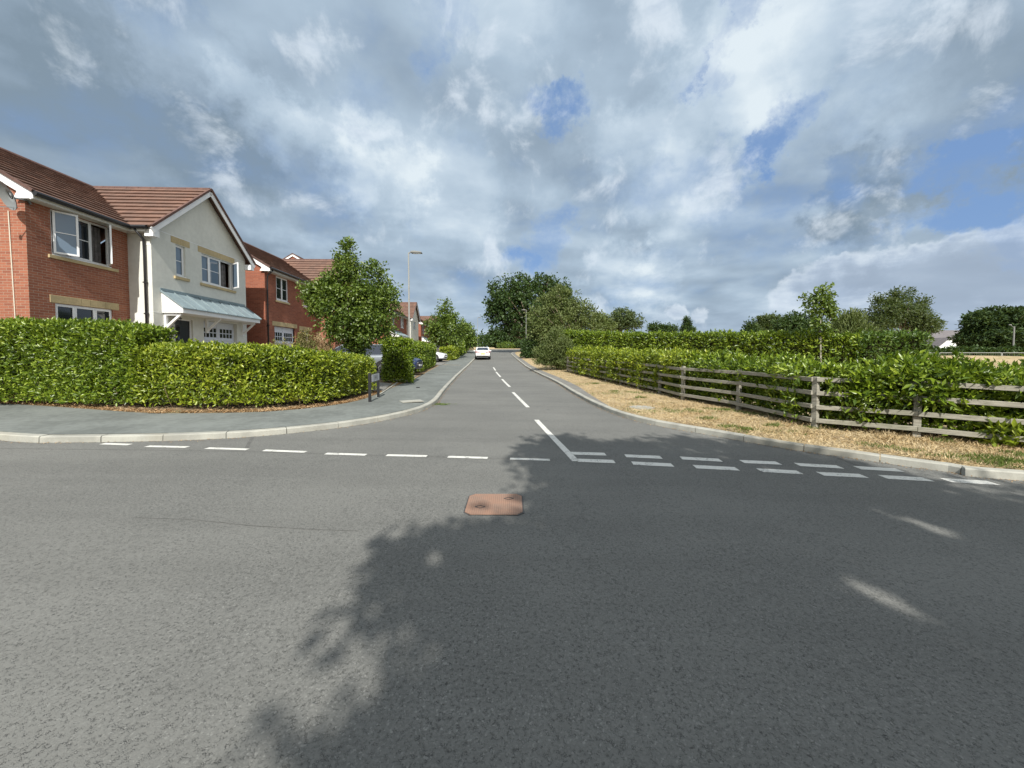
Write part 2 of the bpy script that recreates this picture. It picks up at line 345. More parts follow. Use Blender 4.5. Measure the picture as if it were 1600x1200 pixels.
# ------------------------------------------------------------------ object helpers
def tag(o, label=None, cat=None, group=None, kind=None):
    if label: o['label'] = label
    if cat: o['category'] = cat
    if group: o['group'] = group
    if kind: o['kind'] = kind
    return o
def empty(name, loc, rz=0, **kw):
    o = bpy.data.objects.new(name, None); C.objects.link(o); o.location = loc; o.rotation_euler = (0, 0, rz)
    o.empty_display_size = .3
    return tag(o, **kw)
def link(name, me, parent=None):
    o = bpy.data.objects.new(name, me); C.objects.link(o)
    if parent: o.parent = parent
    return o
class MB:
    def __init__(s): s.v = []; s.f = []; s.m = []; s.mi = 0
    def add(s, vs, fs):
        b = len(s.v); s.v += [tuple(v) for v in vs]
        s.f += [tuple(b+i for i in f) for f in fs]; s.m += [s.mi]*len(fs)
        return s
    def box(s, x0, x1, y0, y1, z0, z1):
        return s.add([(x0, y0, z0), (x1, y0, z0), (x1, y1, z0), (x0, y1, z0), (x0, y0, z1), (x1, y0, z1), (x1, y1, z1), (x0, y1, z1)],
                     [(0, 3, 2, 1), (4, 5, 6, 7), (0, 1, 5, 4), (1, 2, 6, 5), (2, 3, 7, 6), (3, 0, 4, 7)])
    def hexa(s, a, b):   # two quads a (4 pts) and b (4 pts)
        return s.add(list(a)+list(b), [(0, 3, 2, 1), (4, 5, 6, 7), (0, 1, 5, 4), (1, 2, 6, 5), (2, 3, 7, 6), (3, 0, 4, 7)])
    def bar(s, p, q, w, h, up=(0, 0, 1)):
        p = Vector(p); q = Vector(q); d = (q-p).normalized(); u = Vector(up)
        sd = d.cross(u)
        if sd.length < 1e-4: sd = Vector((1, 0, 0))
        sd.normalize(); u = sd.cross(d).normalized()
        o = [sd*(-w/2)-u*(h/2), sd*(w/2)-u*(h/2), sd*(w/2)+u*(h/2), sd*(-w/2)+u*(h/2)]
        return s.hexa([p+k for k in o], [q+k for k in o])
    def tube(s, pts, rad, n=8, caps=True):
        pts = [Vector(p) for p in pts]
        if not isinstance(rad, (list, tuple)): rad = [rad]*len(pts)
        rings = []; prev = None
        for i, p in enumerate(pts):
            a = pts[max(i-1, 0)]; b = pts[min(i+1, len(pts)-1)]; d = (b-a).normalized()
            if prev is None:
                u = d.orthogonal().normalized()
            else:
                u = (prev - d*prev.dot(d)); u = u.normalized() if u.length > 1e-5 else d.orthogonal().normalized()
            prev = u; v = d.cross(u)
            rings.append([p+(u*math.cos(2*math.pi*k/n)+v*math.sin(2*math.pi*k/n))*rad[i] for k in range(n)])
        vs = [v for r in rings for v in r]; fs = []
        for i in range(len(pts)-1):
            for k in range(n):
                fs.append((i*n+k, i*n+(k+1) % n, (i+1)*n+(k+1) % n, (i+1)*n+k))
        if caps: fs += [tuple(range(n))[::-1], tuple((len(pts)-1)*n+k for k in range(n))]
        return s.add(vs, fs)
    def prism(s, poly, axis, a, b):
        n = len(poly)
        def pt(q, t): return (t, q[0], q[1]) if axis == 'x' else ((q[0], t, q[1]) if axis == 'y' else (q[0], q[1], t))
        vs = [pt(q, a) for q in poly]+[pt(q, b) for q in poly]
        fs = [tuple(range(n))[::-1], tuple(range(n, 2*n))]+[(i, (i+1) % n, n+(i+1) % n, n+i) for i in range(n)]
        return s.add(vs, fs)
    def build(s, name, mats, parent=None, smooth=False, fix=True, bevel=0):
        me = bpy.data.meshes.new(name); me.from_pydata(s.v, [], s.f)
        if not isinstance(mats, (list, tuple)): mats = [mats]
        for m_ in mats: me.materials.append(M[m_])
        me.polygons.foreach_set('material_index', s.m)
        if fix:
            import bmesh
            bm = bmesh.new(); bm.from_mesh(me); bmesh.ops.recalc_face_normals(bm, faces=bm.faces); bm.to_mesh(me); bm.free()
        if smooth: me.shade_smooth()
        o = link(name, me, parent)
        if bevel:
            md = o.modifiers.new('b', 'BEVEL'); md.width = bevel; md.segments = 1; md.limit_method = 'ANGLE'
        return o
def npmesh(name, V, Fq, mats, parent=None, mi=None, smooth=False):
    """V (n,3), Fq (m,k) constant-size faces or list of two arrays"""
    me = bpy.data.meshes.new(name)
    fl = Fq if isinstance(Fq, list) else [Fq]
    me.vertices.add(len(V)); me.vertices.foreach_set('co', np.asarray(V, np.float32).ravel())
    li = np.concatenate([f.ravel() for f in fl]); tot = np.concatenate([np.full(len(f), f.shape[1]) for f in fl])
    me.loops.add(len(li)); me.loops.foreach_set('vertex_index', li.astype(np.int32))
    me.polygons.add(len(tot)); st = np.concatenate([[0], np.cumsum(tot)[:-1]])
    me.polygons.foreach_set('loop_start', st.astype(np.int32)); me.polygons.foreach_set('loop_total', tot.astype(np.int32))
    for m_ in (mats if isinstance(mats, (list, tuple)) else [mats]): me.materials.append(M[m_])
    if mi is not None: me.polygons.foreach_set('material_index', mi.astype(np.int32))
    me.update(calc_edges=True); me.validate()
    if smooth: me.shade_smooth()
    return link(name, me, parent)
def unit(a): return a/np.maximum(np.linalg.norm(a, axis=1, keepdims=True), 1e-6)
def leaves(P, Dr, L, W, fold=.25, nrm=None):
    """folded leaf quads: P base, Dr direction, L length array, W width array"""
    n = len(P); Dr = unit(Dr)
    if nrm is None: nrm = rng.normal(size=(n, 3))
    side = unit(np.cross(Dr, nrm)); up = np.cross(side, Dr)
    L = np.broadcast_to(L, n)[:, None]; W = np.broadcast_to(W, n)[:, None]
    m = P+Dr*L*.45
    V = np.stack([P, m+side*W*.5+up*W*fold, P+Dr*L-up*L*.10, m-side*W*.5+up*W*fold], 1).reshape(-1, 3)
    i = np.arange(n)*4
    Fq = np.stack([np.stack([i, i+1, i+2], 1), np.stack([i, i+2, i+3], 1)], 1).reshape(-1, 3)
    return V, Fq

# ------------------------------------------------------------------ terrain
def tilt(X, Y):
    return np.where(X > 0, -.02, -.010)*np.clip(X, -12, 12)*np.clip((22-Y)/12, 0, 1)
ZY = [-1e3, 8, 12, 20, 28, 35, 46, 60, 80, 110, 140, 400]; ZZ = [0, 0, .03, .10, .25, .45, 1.0, 1.75, 2.65, 3.4, 3.8, 4.2]
def zroad(X, Y):
    X = np.asarray(X, float); Y = np.asarray(Y, float)
    a = np.interp(Y, ZY, ZZ); b = np.interp(Y, [-1e3, 0, 30, 60, 150, 400], [0, 0, .40, .95, 1.25, 1.4])
    t = np.clip((X-(8+.10*Y))/12, 0, 1); t = t*t*(3-2*t)
    return a*(1-t)+b*t+tilt(X, Y)
def hit(px, py, fn=None, lift=0., tmax=400):
    d = pxdir(px, py); fn = fn or zroad
    t = np.concatenate([np.linspace(.8, 60, 12000), np.linspace(60, tmax, 8000)])
    X = d.x*t; Y = d.y*t; Z = CAMZ+d.z*t
    g = fn(X, Y)+lift; k = np.argmax(Z <= g)
    return Vector((X[k], Y[k], float(g[k])))
def atY(px, py, Y):
    d = pxdir(px, py); t = Y/d.y
    return Vector((d.x*t, Y, CAMZ+d.z*t))
def crom(pts, n=8):
    P_ = [np.array(p[:2], float) for p in pts]; P_ = [2*P_[0]-P_[1]]+P_+[2*P_[-1]-P_[-2]]; o = []
    for i in range(1, len(P_)-2):
        a, b, c_, d = P_[i-1:i+3]
        for k in range(n):
            t = k/n
            o.append(.5*((2*b)+(-a+c_)*t+(2*a-5*b+4*c_-d)*t*t+(-a+3*b-3*c_+d)*t**3))
    o.append(P_[-2]); return np.array(o)
def resample(p, step):
    s = np.concatenate([[0], np.cumsum(np.linalg.norm(np.diff(p, axis=0), axis=1))])
    n = max(2, int(s[-1]/step)+1); q = np.linspace(0, s[-1], n)
    return np.stack([np.interp(q, s, p[:, 0]), np.interp(q, s, p[:, 1])], 1)
lp = [(-60, 15.0), (-30, 10.3), (-15, 7.9)]+[tuple(hit(*p)[:2]) for p in [(0, 688), (110, 691), (200, 690), (285, 688), (400, 682), (500, 672), (560, 664), (610, 655), (650, 645), (672, 636), (683, 628), (693, 614), (706, 598), (718, 585)]]+[(-3.95, 33), (-4.4, 44), (-5.0, 58), (-6.2, 72)]
rp = [(60, -4.0), (30, .8), (14, 3.3)]+[tuple(hit(*p)[:2]) for p in [(1600, 751), (1506, 740.5), (1413, 728), (1326, 715), (1247, 704), (1177, 692), (1117, 681), (1060, 671), (1000, 659), (945, 641), (900, 618), (868, 598), (842, 585)]]+[(1.35, 33), (.55, 46), (-.1, 58), (.6, 66), (4, 73), (12, 78)]
KL = resample(crom(lp), .25); KR = resample(crom(rp), .25)
print('left kerb', [(round(a, 2), round(b, 2)) for a, b in lp]); print('right kerb', [(round(a, 2), round(b, 2)) for a, b in rp])
ROADPOLY = np.concatenate([KL, np.array([(-8, 90), (14, 92)]), KR[::-1], np.array([(60, -10.5), (0, -1.5+.2), (-60, 8.5)])])
SOUTH = np.array([(60, -10.5), (0, -1.3), (-60, 8.5)])
def inpoly(X, Y, poly):
    ins = np.zeros(X.shape, bool); n = len(poly)
    for i in range(n):
        x0, y0 = poly[i]; x1, y1 = poly[(i+1) % n]
        if y0 == y1: continue
        c_ = (Y >= min(y0, y1)) & (Y < max(y0, y1)); xx = x0+(Y-y0)*(x1-x0)/(y1-y0)
        ins ^= c_ & (X < xx)
    return ins
def pdist(X, Y, pl):
    d = np.full(X.shape, 1e9)
    for i in range(len(pl)-1):
        a = pl[i]; e = pl[i+1]-a; L2 = e@e
        if L2 < 1e-9: continue
        t = np.clip(((X-a[0])*e[0]+(Y-a[1])*e[1])/L2, 0, 1)
        d = np.minimum(d, np.hypot(X-a[0]-t*e[0], Y-a[1]-t*e[1]))
    return d
KLc, KRc = resample(KL, .8), resample(KR, .8)
def bank(X, Y, sink=False):
    X = np.asarray(X, float); Y = np.asarray(Y, float); shp = X.shape
    X = np.atleast_1d(X).ravel(); Y = np.atleast_1d(Y).ravel()
    z = zroad(X, Y); inside = inpoly(X, Y, ROADPOLY)
    dl = pdist(X, Y, KLc); dr = pdist(X, Y, KRc); left = dl < dr
    mx = np.interp(Y, [15, 45], [.70, .42])
    rl = np.interp(dl, [0, .13, 2.0, 3.3], [.10, .11, .17, .24]); rl = rl+(mx-.24)*np.clip((dl-3.3)/2.7, 0, 1)
    rr = np.interp(dr, [0, .13, 2, 4, 8], [.10, .11, .16, .17, .12])
    south = Y < np.interp(X, [-60, 0, 60], [8.5, -1.3, -10.5])
    o = np.where(south, z+.1, np.where(left, z+rl, z+rr))
    if sink: o = np.where(inside, z-.25, o)
    else: o = np.where(inside, z, o)
    return o.reshape(shp) if shp else float(o[0])
def G(x, y): return float(bank(np.array([x]), np.array([y]))[0])

def axis_pts(segs):
    o = []
    for a, b, st in segs: o += list(np.arange(a, b, st))
    return np.array(o+[segs[-1][1]])
gx = axis_pts([(-900, -100, 80), (-100, -30, 5), (-30, -14, .8), (-14, 12, .3), (12, 26, .8), (26, 100, 4), (100, 900, 80)])
gy = axis_pts([(-200, -40, 40), (-40, -5, 5), (-5, 26, .3), (26, 60, .8), (60, 120, 3), (120, 1500, 90)])
GX, GY = np.meshgrid(gx, gy); GZ = bank(GX.ravel(), GY.ravel(), sink=True).reshape(GX.shape)
dk = np.minimum(pdist(GX.ravel(), GY.ravel(), KLc), pdist(GX.ravel(), GY.ravel(), KRc)).reshape(GX.shape)
GZ = np.where((dk < .35), np.minimum(GZ, zroad(GX, GY)-.05), GZ)
# dry mounds in the field on the right
for (mx_, my_, rx_, ry_, h_) in [(46, 39, 7, 3, .50), (52, 41, 9, 3, .42), (38, 41, 6, 3, .50), (60, 38, 8, 3, .45), (33, 33, 5, 2, .3)]:
    GZ += h_*np.exp(-((GX-mx_)/rx_)**2-((GY-my_)/ry_)**2)
nx, ny = len(gx), len(gy); idx = np.arange(nx*ny).reshape(ny, nx)
Q = np.stack([idx[:-1, :-1], idx[:-1, 1:], idx[1:, 1:], idx[1:, :-1]], -1).reshape(-1, 4)
V = np.stack([GX, GY, GZ], -1).reshape(-1, 3)
cx = V[Q, 0].mean(1); cy = V[Q, 1].mean(1)
lft = cx < np.interp(cy, [0, 20, 60, 100], [0, 0, -2, 0])
ground = npmesh('ground', V, Q, ['dry_grass_ground', 'soil'], mi=(lft & (cy < 75)).astype(int), smooth=True)
tag(ground, kind='structure')
# road: rows from left to right kerb, and the junction fan
def strip_between(name, rows, mats):
    """rows: list of arrays (k,3)"""
    A = np.stack(rows); n, k = A.shape[:2]; i = np.arange(n*k).reshape(n, k)
    Fq = np.stack([i[:-1, :-1], i[:-1, 1:], i[1:, 1:], i[1:, :-1]], -1).reshape(-1, 4)
    return npmesh(name, A.reshape(-1, 3), Fq, mats, smooth=True)
def grid_road():
    gx_ = axis_pts([(-60, -12, 4), (-12, 12, .25), (12, 60, 4)]); gy_ = axis_pts([(-11, 2, 1.0), (2, 14, .25), (14, 40, .5), (40, 92, 1)])
    X, Y = np.meshgrid(gx_, gy_); i = np.arange(X.size).reshape(X.shape)
    Fq = np.stack([i[:-1, :-1], i[:-1, 1:], i[1:, 1:], i[1:, :-1]], -1).reshape(-1, 4)
    x = X.ravel(); y = Y.ravel(); ins = inpoly(x, y, ROADPOLY)
    d = np.minimum(pdist(x, y, KLc), pdist(x, y, KRc))
    # snap outside vertices near the border onto the kerb line
    V_ = np.stack([x, y, zroad(x, y)], 1)
    near = (~ins) & (d < .6)
    allk = np.concatenate([resample(KL, .05), resample(KR, .05)])
    for q in np.where(near)[0]:
        j = np.argmin((allk[:, 0]-x[q])**2+(allk[:, 1]-y[q])**2); V_[q, :2] = allk[j]
    V_[:, 2] = zroad(V_[:, 0], V_[:, 1])
    ok = ins | near
    # keep faces that have at least one inside vertex
    f = Fq[(ins[Fq].any(1)) & ((ok[Fq].all(1)) | (V_[Fq, 1].mean(1) < 0) | (np.abs(V_[Fq, 0].mean(1)) > 13) | (V_[Fq, 1].mean(1) > 60))]
    return npmesh('road', V_, f, 'asphalt', smooth=True)
road = tag(grid_road(), kind='structure')
# kerbs
def offset(p, d):
    t = np.gradient(p, axis=0); t /= np.linalg.norm(t, axis=1, keepdims=True)
    return p+np.stack([-t[:, 1], t[:, 0]], 1)*d
def kerb(name, pl, side, stone=.915):
    p = resample(pl, stone/4); b = MB()
    t = np.gradient(p, axis=0); t /= np.linalg.norm(t, axis=1, keepdims=True); nr = np.stack([-t[:, 1], t[:, 0]], 1)*side
    prof = [(-.012, -.06), (-.004, .088), (.014, .104), (.125, .108), (.13, -.06)]
    for i in range(0, len(p)-4, 4):
        if p[i, 0] < -30 or p[i, 0] > 30: continue
        rows = []; j_ = random.uniform(-.004, .004); jz = random.uniform(-.003, .003)
        for k in range(5):
            q = p[i+k].copy()
            e = .006 if k == 0 else (-.006 if k == 4 else 0)
            q = q+t[i+k]*e
            z = float(zroad(q[0], q[1]))
            rows.append([(q[0]+nr[i+k, 0]*(a+j_), q[1]+nr[i+k, 1]*(a+j_), z+h+jz) for a, h in prof])
        vs = [v for r in rows for v in r]; n = len(prof)
        fs = [(r*n+c_, r*n+(c_+1) % n, (r+1)*n+(c_+1) % n, (r+1)*n+c_) for r in range(4) for c_ in range(n)]
        fs += [tuple(range(n))[::-1], tuple(4*n+c_ for c_ in range(n))]
        b.add(vs, fs)
    return tag(b.build(name, 'kerb_concrete'), kind='structure')
kerb('kerb', KL, 1); kerb('kerb', KR, -1)
# pavements
def sheet_along(name, pl, side, offs, m, lift=.012, fn=bank, sel=None):
    rows = [offset(pl, side*o_) for o_ in offs]
    A = []
    for r in rows: A.append(np.stack([r[:, 0], r[:, 1], fn(r[:, 0], r[:, 1])+lift], 1))
    A = np.stack(A, 1)
    if sel is not None: A = A[sel]
    return tag(strip_between(name, list(A), m), kind='structure')
pk = resample(KL, .3)
wid = np.interp(pk[:, 1], [0, 9, 20, 33, 60], [2.0, 2.0, 1.95, 2.35, 2.4]); wid = np.where(pk[:, 0] < -5, 2.0, wid)
rows = []
for f_ in np.linspace(0, 1, 9):
    off_ = .125+(wid-.125)*f_
    t = np.gradient(pk, axis=0); t /= np.linalg.norm(t, axis=1, keepdims=True); q = pk+np.stack([-t[:, 1], t[:, 0]], 1)*off_[:, None]
    rows.append(np.stack([q[:, 0], q[:, 1], bank(q[:, 0], q[:, 1])+.002], 1))
rows = [r[(pk[:, 0] > -30)] for r in rows]
tag(strip_between('pavement', list(np.stack(rows, 1)), 'pavement_asphalt'), kind='structure')
pr = resample(KR, .3); pr = pr[(pr[:, 1] > 10.5) & (pr[:, 1] < 66)]
wid = np.interp(pr[:, 1], [10.5, 13, 16, 70], [.14, .34, .52, .6]); rows = []
for f_ in np.linspace(0, 1, 4):
    off_ = .125+(wid-.125)*f_
    t = np.gradient(pr, axis=0); t /= np.linalg.norm(t, axis=1, keepdims=True); q = pr-np.stack([-t[:, 1], t[:, 0]], 1)*off_[:, None]
    rows.append(np.stack([q[:, 0], q[:, 1], bank(q[:, 0], q[:, 1])+.002], 1))
tag(strip_between('pavement', list(np.stack(rows, 1)), 'drive_asphalt'), kind='structure')
def patch(name, poly, m, lift, step=.5, fn=bank, kind='structure'):
    """quad patch a,b,c,d following the terrain"""
    a, b_, c_, d_ = [np.array(q[:2]) for q in poly]; n1_ = max(2, int(np.linalg.norm(b_-a)/step)+1); n2_ = max(2, int(np.linalg.norm(d_-a)/step)+1)
    rows = []
    for v in np.linspace(0, 1, n2_):
        u = np.linspace(0, 1, n1_)[:, None]; q = (a*(1-u)+b_*u)*(1-v)+(d_*(1-u)+c_*u)*v
        rows.append(np.stack([q[:, 0], q[:, 1], fn(q[:, 0], q[:, 1])+lift], 1))
    o = strip_between(name, rows, m)
    if kind: o['kind'] = kind
    return o
patch('driveway', [(-4.45, 13.2), (-10.8, 13.6), (-11.4, 18.3), (-5.1, 16.3)], 'drive_asphalt', .022)
patch('driveway', [(-4.95, 18.0), (-11.6, 18.6), (-12.2, 24.0), (-5.45, 22.0)], 'drive_asphalt', .022)
patch('driveway', [(-6.2, 33.5), (-12.5, 34), (-12.8, 40.5), (-6.6, 40.0)], 'drive_asphalt', .022)
# driveway edging line
ed = MB(); a = hit(589, 620, bank); c_ = hit(636, 588, bank)
pp = [a.lerp(c_, k/8) for k in range(9)]
for i in range(8):
    p, q = pp[i], pp[i+1]; ed.bar((p.x, p.y, G(p.x, p.y)+.02), (q.x, q.y, G(q.x, q.y)+.02), .05, .03)
tag(ed.build('driveway_edging', 'kerb_concrete'), kind='structure')

# ------------------------------------------------------------------ road markings
def mark(p, q, wd, lift=.004, n=6, m='road_paint', name='road_marking'):
    a = hit(*p); c2 = hit(*q); d = Vector((c2.x-a.x, c2.y-a.y, 0)).normalized(); s = Vector((-d.y, d.x, 0))*(wd/2)
    b = MB(); vs = []
    for k in range(n+1):
        o = a.lerp(c2, k/n)
        for sg in (-1, 1):
            x, y = o.x+s.x*sg, o.y+s.y*sg
            vs.append((x, y, float(zroad(x, y))+lift))
    b.add(vs, [(2*k, 2*k+1, 2*k+3, 2*k+2) for k in range(n)])
    return b
def markobj(lst, wd, label, cat, grp=None, solo=None):
    for p, q in lst:
        o = mark(p, q, wd).build('road_marking', 'road_paint', fix=False)
        tag(o, kind='structure')
markobj([((160, 693.5), (203, 695)), ((229, 697.5), (293, 699)), ((323, 700.5), (387, 702.5)), ((412, 704), (478, 706.5)), ((509, 709), (572, 711)),
         ((604, 711.5), (667, 713)), ((700, 714), (762, 716)), ((797, 717), (859, 719))], .10, 0, 0)
markobj([((902, 719.5), (960, 721.5)), ((988, 724), (1051, 727)), ((1085, 729.5), (1152, 733)), ((1186, 735), (1250, 738.5)), ((1281, 740.5), (1350, 744)), ((1379, 745.5), (1451, 749.5)), ((1477, 750.5), (1552, 755))], .17, 0, 0)
markobj([((893, 708.5), (946, 710)), ((977, 712.5), (1033, 715)), ((1064, 716), (1126, 719.5)), ((1159, 721.5), (1217, 724)), ((1245, 726), (1313, 730)), ((1339, 731), (1406, 735))], .17, 0, 0)
markobj([((838, 656), (900, 721)), ((801.5, 613), (825, 636.5)), ((784.5, 592.5), (796.5, 604.5)), ((775, 581), (782, 589)), ((771, 574), (774.2, 579))], .11, 0, 0)
# tar seam and cracks
for pts_ in ([(395, 682), (385, 700)], [(0, 701), (200, 703), (400, 706), (620, 712.5), (870, 719)], [(210, 809), (300, 812), (400, 822), (480, 827), (560, 830)], [(1310, 716), (1345, 729)]):
    for i in range(len(pts_)-1):
        tag(mark(pts_[i], pts_[i+1], .010 if i or len(pts_) > 2 else .05, lift=.0025).build('road_seam', 'worn_seam', fix=False), kind='structure')

# ------------------------------------------------------------------ ironwork in the road
def cover_obj(px0, px1, py0, py1, m, name, label, cat, frame=True):
    a = hit(px0, (py0+py1)/2); b_ = hit(px1, (py0+py1)/2); u = hit((px0+px1)/2, py0); l_ = hit((px0+px1)/2, py1)
    cx_, cy_ = (a.x+b_.x)/2, (u.y+l_.y)/2; hw, hd = (b_.x-a.x)/2, (u.y-l_.y)/2
    t = empty(name, (cx_, cy_, float(zroad(cx_, cy_))), label=label, cat=cat)
    c1 = .06
    def ring(hw, hd, c): return [(-hw+c, -hd), (hw-c, -hd), (hw, -hd+c), (hw, hd-c), (hw-c, hd), (-hw+c, hd), (-hw, hd-c), (-hw, -hd+c)]
    if frame:
        MB().prism(ring(hw+.012, hd+.012, c1), 'z', -.02, .004).build('frame', 'seal_tar', t)
    MB().prism(ring(hw, hd, c1), 'z', -.015, .009).build('cover_plate', m, t)
    for sx, sy in ((-.14, -.09), (.14, .13)):
        k = MB()
        pts_ = [(sx-.05, sy), (sx, sy+.035), (sx+.05, sy), (sx, sy-.035)]
        for i in range(4): k.bar((*pts_[i], .0105), (*pts_[(i+1) % 4], .0105), .006, .003)
        k.build('lifting_key_hole', 'seal_tar', t)
    return t
cover_obj(729.5, 816, 773, 805, 'rusty_cover', 'manhole_cover', 'rusty orange square manhole cover set in the junction, half in tree shade', 'manhole cover')
cover_obj(927, 947, 630, 635, 'rust_red', 'gully_grate', 'reddish rusted drain cover against the right kerb', 'drain cover', frame=False)
t = hit(1003, 637, bank); mb = MB(); mb.tube([(0, 0, -.02), (0, 0, .018)], .33, 20); mb.tube([(0, 0, .018), (0, 0, .024)], .27, 20)
o = mb.build('access_cover', 'kerb_concrete'); o.location = t; tag(o, 'round grey concrete access cover lying in the dry verge by the kerb', 'manhole cover')
t = hit(643, 628, bank); mb = MB(); mb.box(-.3, .3, -.22, .22, .005, .02); o = mb.build('access_cover', 'kerb_concrete'); o.location = (t.x, t.y, t.z+.01); o.rotation_euler = (0, 0, .5)
tag(o, 'pale flat access cover in the left pavement beside the curved kerb', 'manhole cover')
t = hit(653, 606, bank); mb = MB(); mb.tube([(0, 0, 0), (0, 0, .03)], .07, 10); o = mb.build('stop_tap_cover', 'black_trim'); o.location = t
tag(o, 'small black stop tap cover in the left pavement by the driveway', 'tap cover')

# ------------------------------------------------------------------ hedges
def vnoise(P_, s, seed=0):
    r = np.random.default_rng(seed); o = 0
    for k in range(5):
        d = unit(r.normal(size=(1, 3)))[0]*s*(1+.55*k); o = o+np.sin(P_@d*6.28+r.uniform(0, 6.28))/(1+.35*k)
    return o/2.4
def hedge(name, label, path, width, hts, dens, L, W, m, group=None, rough_amp=.09, stems=True, lean=0., bottom=.12, back=.45, cat='hedge', spread=.10, updir=.35, shoots=8):
    """path: world xy pts on FRONT-base line; width inward (side = left of path direction); hts: height at each path point"""
    p = crom(path, 8); hs = np.interp(np.linspace(0, 1, len(p)), np.linspace(0, 1, len(hts)), hts)
    s = np.concatenate([[0], np.cumsum(np.linalg.norm(np.diff(p, axis=0), axis=1))]); Lt = s[-1]
    tg = np.gradient(p, axis=0); tg /= np.linalg.norm(tg, axis=1, keepdims=True)
    def at(q):
        x = np.interp(q, s, p[:, 0]); y = np.interp(q, s, p[:, 1]); h = np.interp(q, s, hs)
        tx = np.interp(q, s, tg[:, 0]); ty = np.interp(q, s, tg[:, 1]); return x, y, h, tx, ty
    mid = at(np.array([Lt/2])); org = Vector((mid[0][0]-mid[4][0]*width/2, mid[1][0]+mid[3][0]*width/2, 0)); org.z = G(org.x, org.y)
    root = empty(name, org, label=label, cat=cat, group=group)
    hm = hs.mean()
    parts = [('front', Lt*hm, 1), ('top', Lt*width, 1.15), ('back', Lt*hm, back), ('e0', width*hm, 1), ('e1', width*hm, 1)]
    PP_, NN = [], []
    for kind, area, k in parts:
        n = int(area*dens*k)
        if n < 1: continue
        u = rng.uniform(0, 1, n); v = rng.uniform(0, 1, n)
        if kind in ('front', 'back', 'top'): q = u*Lt
        else: q = np.full(n, 0. if kind == 'e0' else Lt)
        x, y, h, tx, ty = at(q); nxn, nyn = -ty, tx         # inward normal (left of direction)
        if kind == 'front': off = np.zeros(n); z = bottom+v*(h-bottom); nn = np.stack([-nxn, -nyn, 0*x], 1)
        elif kind == 'back': off = np.full(n, width); z = bottom+v*(h-bottom); nn = np.stack([nxn, nyn, 0*x], 1)
        elif kind == 'top': off = v*width; z = h; nn = np.stack([0*x, 0*x, 0*x+1], 1)
        else: off = u*width; z = bottom+v*(h-bottom); sg = -1 if kind == 'e0' else 1; nn = np.stack([tx*sg, ty*sg, 0*x], 1)
        # round the top edges
        if kind == 'top': z = z-.10*np.clip((np.abs(off/width-.5)*2-.7)/.3, 0, 1)**2
        if kind in ('front', 'back'):
            rr_ = np.clip((z/h-.85)/.15, 0, 1)**2*.10; off = off+np.where(kind == 'front', rr_, -rr_)
            off = off+lean*(z/h)
        g = bank(x+nxn*off, y+nyn*off)
        P_ = np.stack([x+nxn*off, y+nyn*off, g+z], 1)
        dep = rng.uniform(0, 1, n)**1.3*spread*2.4
        bmp = vnoise(P_, .5, 3)*rough_amp+vnoise(P_, 1.9, 5)*rough_amp*.75+vnoise(P_, 4.5, 9)*rough_amp*.35
        P_ = P_+nn*(bmp-dep)[:, None]
        PP_.append(P_); NN.append(nn)
    P_ = np.concatenate(PP_); nn = np.concatenate(NN); n = len(P_)
    d = nn*.7+rng.normal(size=(n, 3))*.75; d[:, 2] += updir
    nv = nn*.8+np.array([[to_sun.x, to_sun.y, to_sun.z]])*.25+rng.normal(size=(n, 3))*.6
    sz = rng.uniform(.65, 1.2, n)
    # upright leafy shoots standing out of the clipped surface
    ns = int((Lt*width*1.3+Lt*hm*.35)*shoots)
    if ns:
        w_ = (nn[:, 2]+.35)*(P_[:, 2] > -9); w_ = np.clip(w_, .02, None); i_ = rng.choice(n, ns, p=w_/w_.sum()); per = 11
        hgt = rng.uniform(.5, 1.5, ns)*L*.9; ax = nn[i_]*.35+rng.normal(size=(ns, 3))*.22; ax[:, 2] += 1; ax = unit(ax)
        k_ = np.tile(np.arange(per), ns); r_ = np.repeat(np.arange(ns), per)
        P2 = P_[i_][r_]+ax[r_]*(hgt[r_]*k_/per)[:, None]; d2 = ax[r_]*.55+rng.normal(size=(ns*per, 3))*.6; d2 = d2+ax[r_]*(k_/per*.5)[:, None]
        P_ = np.concatenate([P_, P2]); d = np.concatenate([d, d2]); nv = np.concatenate([nv, ax[r_]+rng.normal(size=(ns*per, 3))*.6]); sz = np.concatenate([sz, rng.uniform(.8, 1.2, ns*per)])
    V_, F_ = leaves(P_, d, L*sz, W*sz, .22, nv)
    V_ = V_-np.array([list(org)])
    npmesh('foliage', V_, F_, m, root)
    # core keeps the hedge opaque; dark twig colour also paints shade into the gaps
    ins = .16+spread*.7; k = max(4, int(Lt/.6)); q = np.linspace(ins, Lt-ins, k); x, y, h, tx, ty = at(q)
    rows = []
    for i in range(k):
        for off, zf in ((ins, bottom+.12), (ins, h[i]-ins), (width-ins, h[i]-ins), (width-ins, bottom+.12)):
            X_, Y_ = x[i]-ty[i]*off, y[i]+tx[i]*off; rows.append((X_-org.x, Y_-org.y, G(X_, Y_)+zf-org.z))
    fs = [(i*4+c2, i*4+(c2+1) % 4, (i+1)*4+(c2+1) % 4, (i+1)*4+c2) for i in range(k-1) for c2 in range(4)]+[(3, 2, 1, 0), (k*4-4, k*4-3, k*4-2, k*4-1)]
    b = MB(); b.add(rows, fs); b.build('dark_core', 'hedge_core_shade', root)
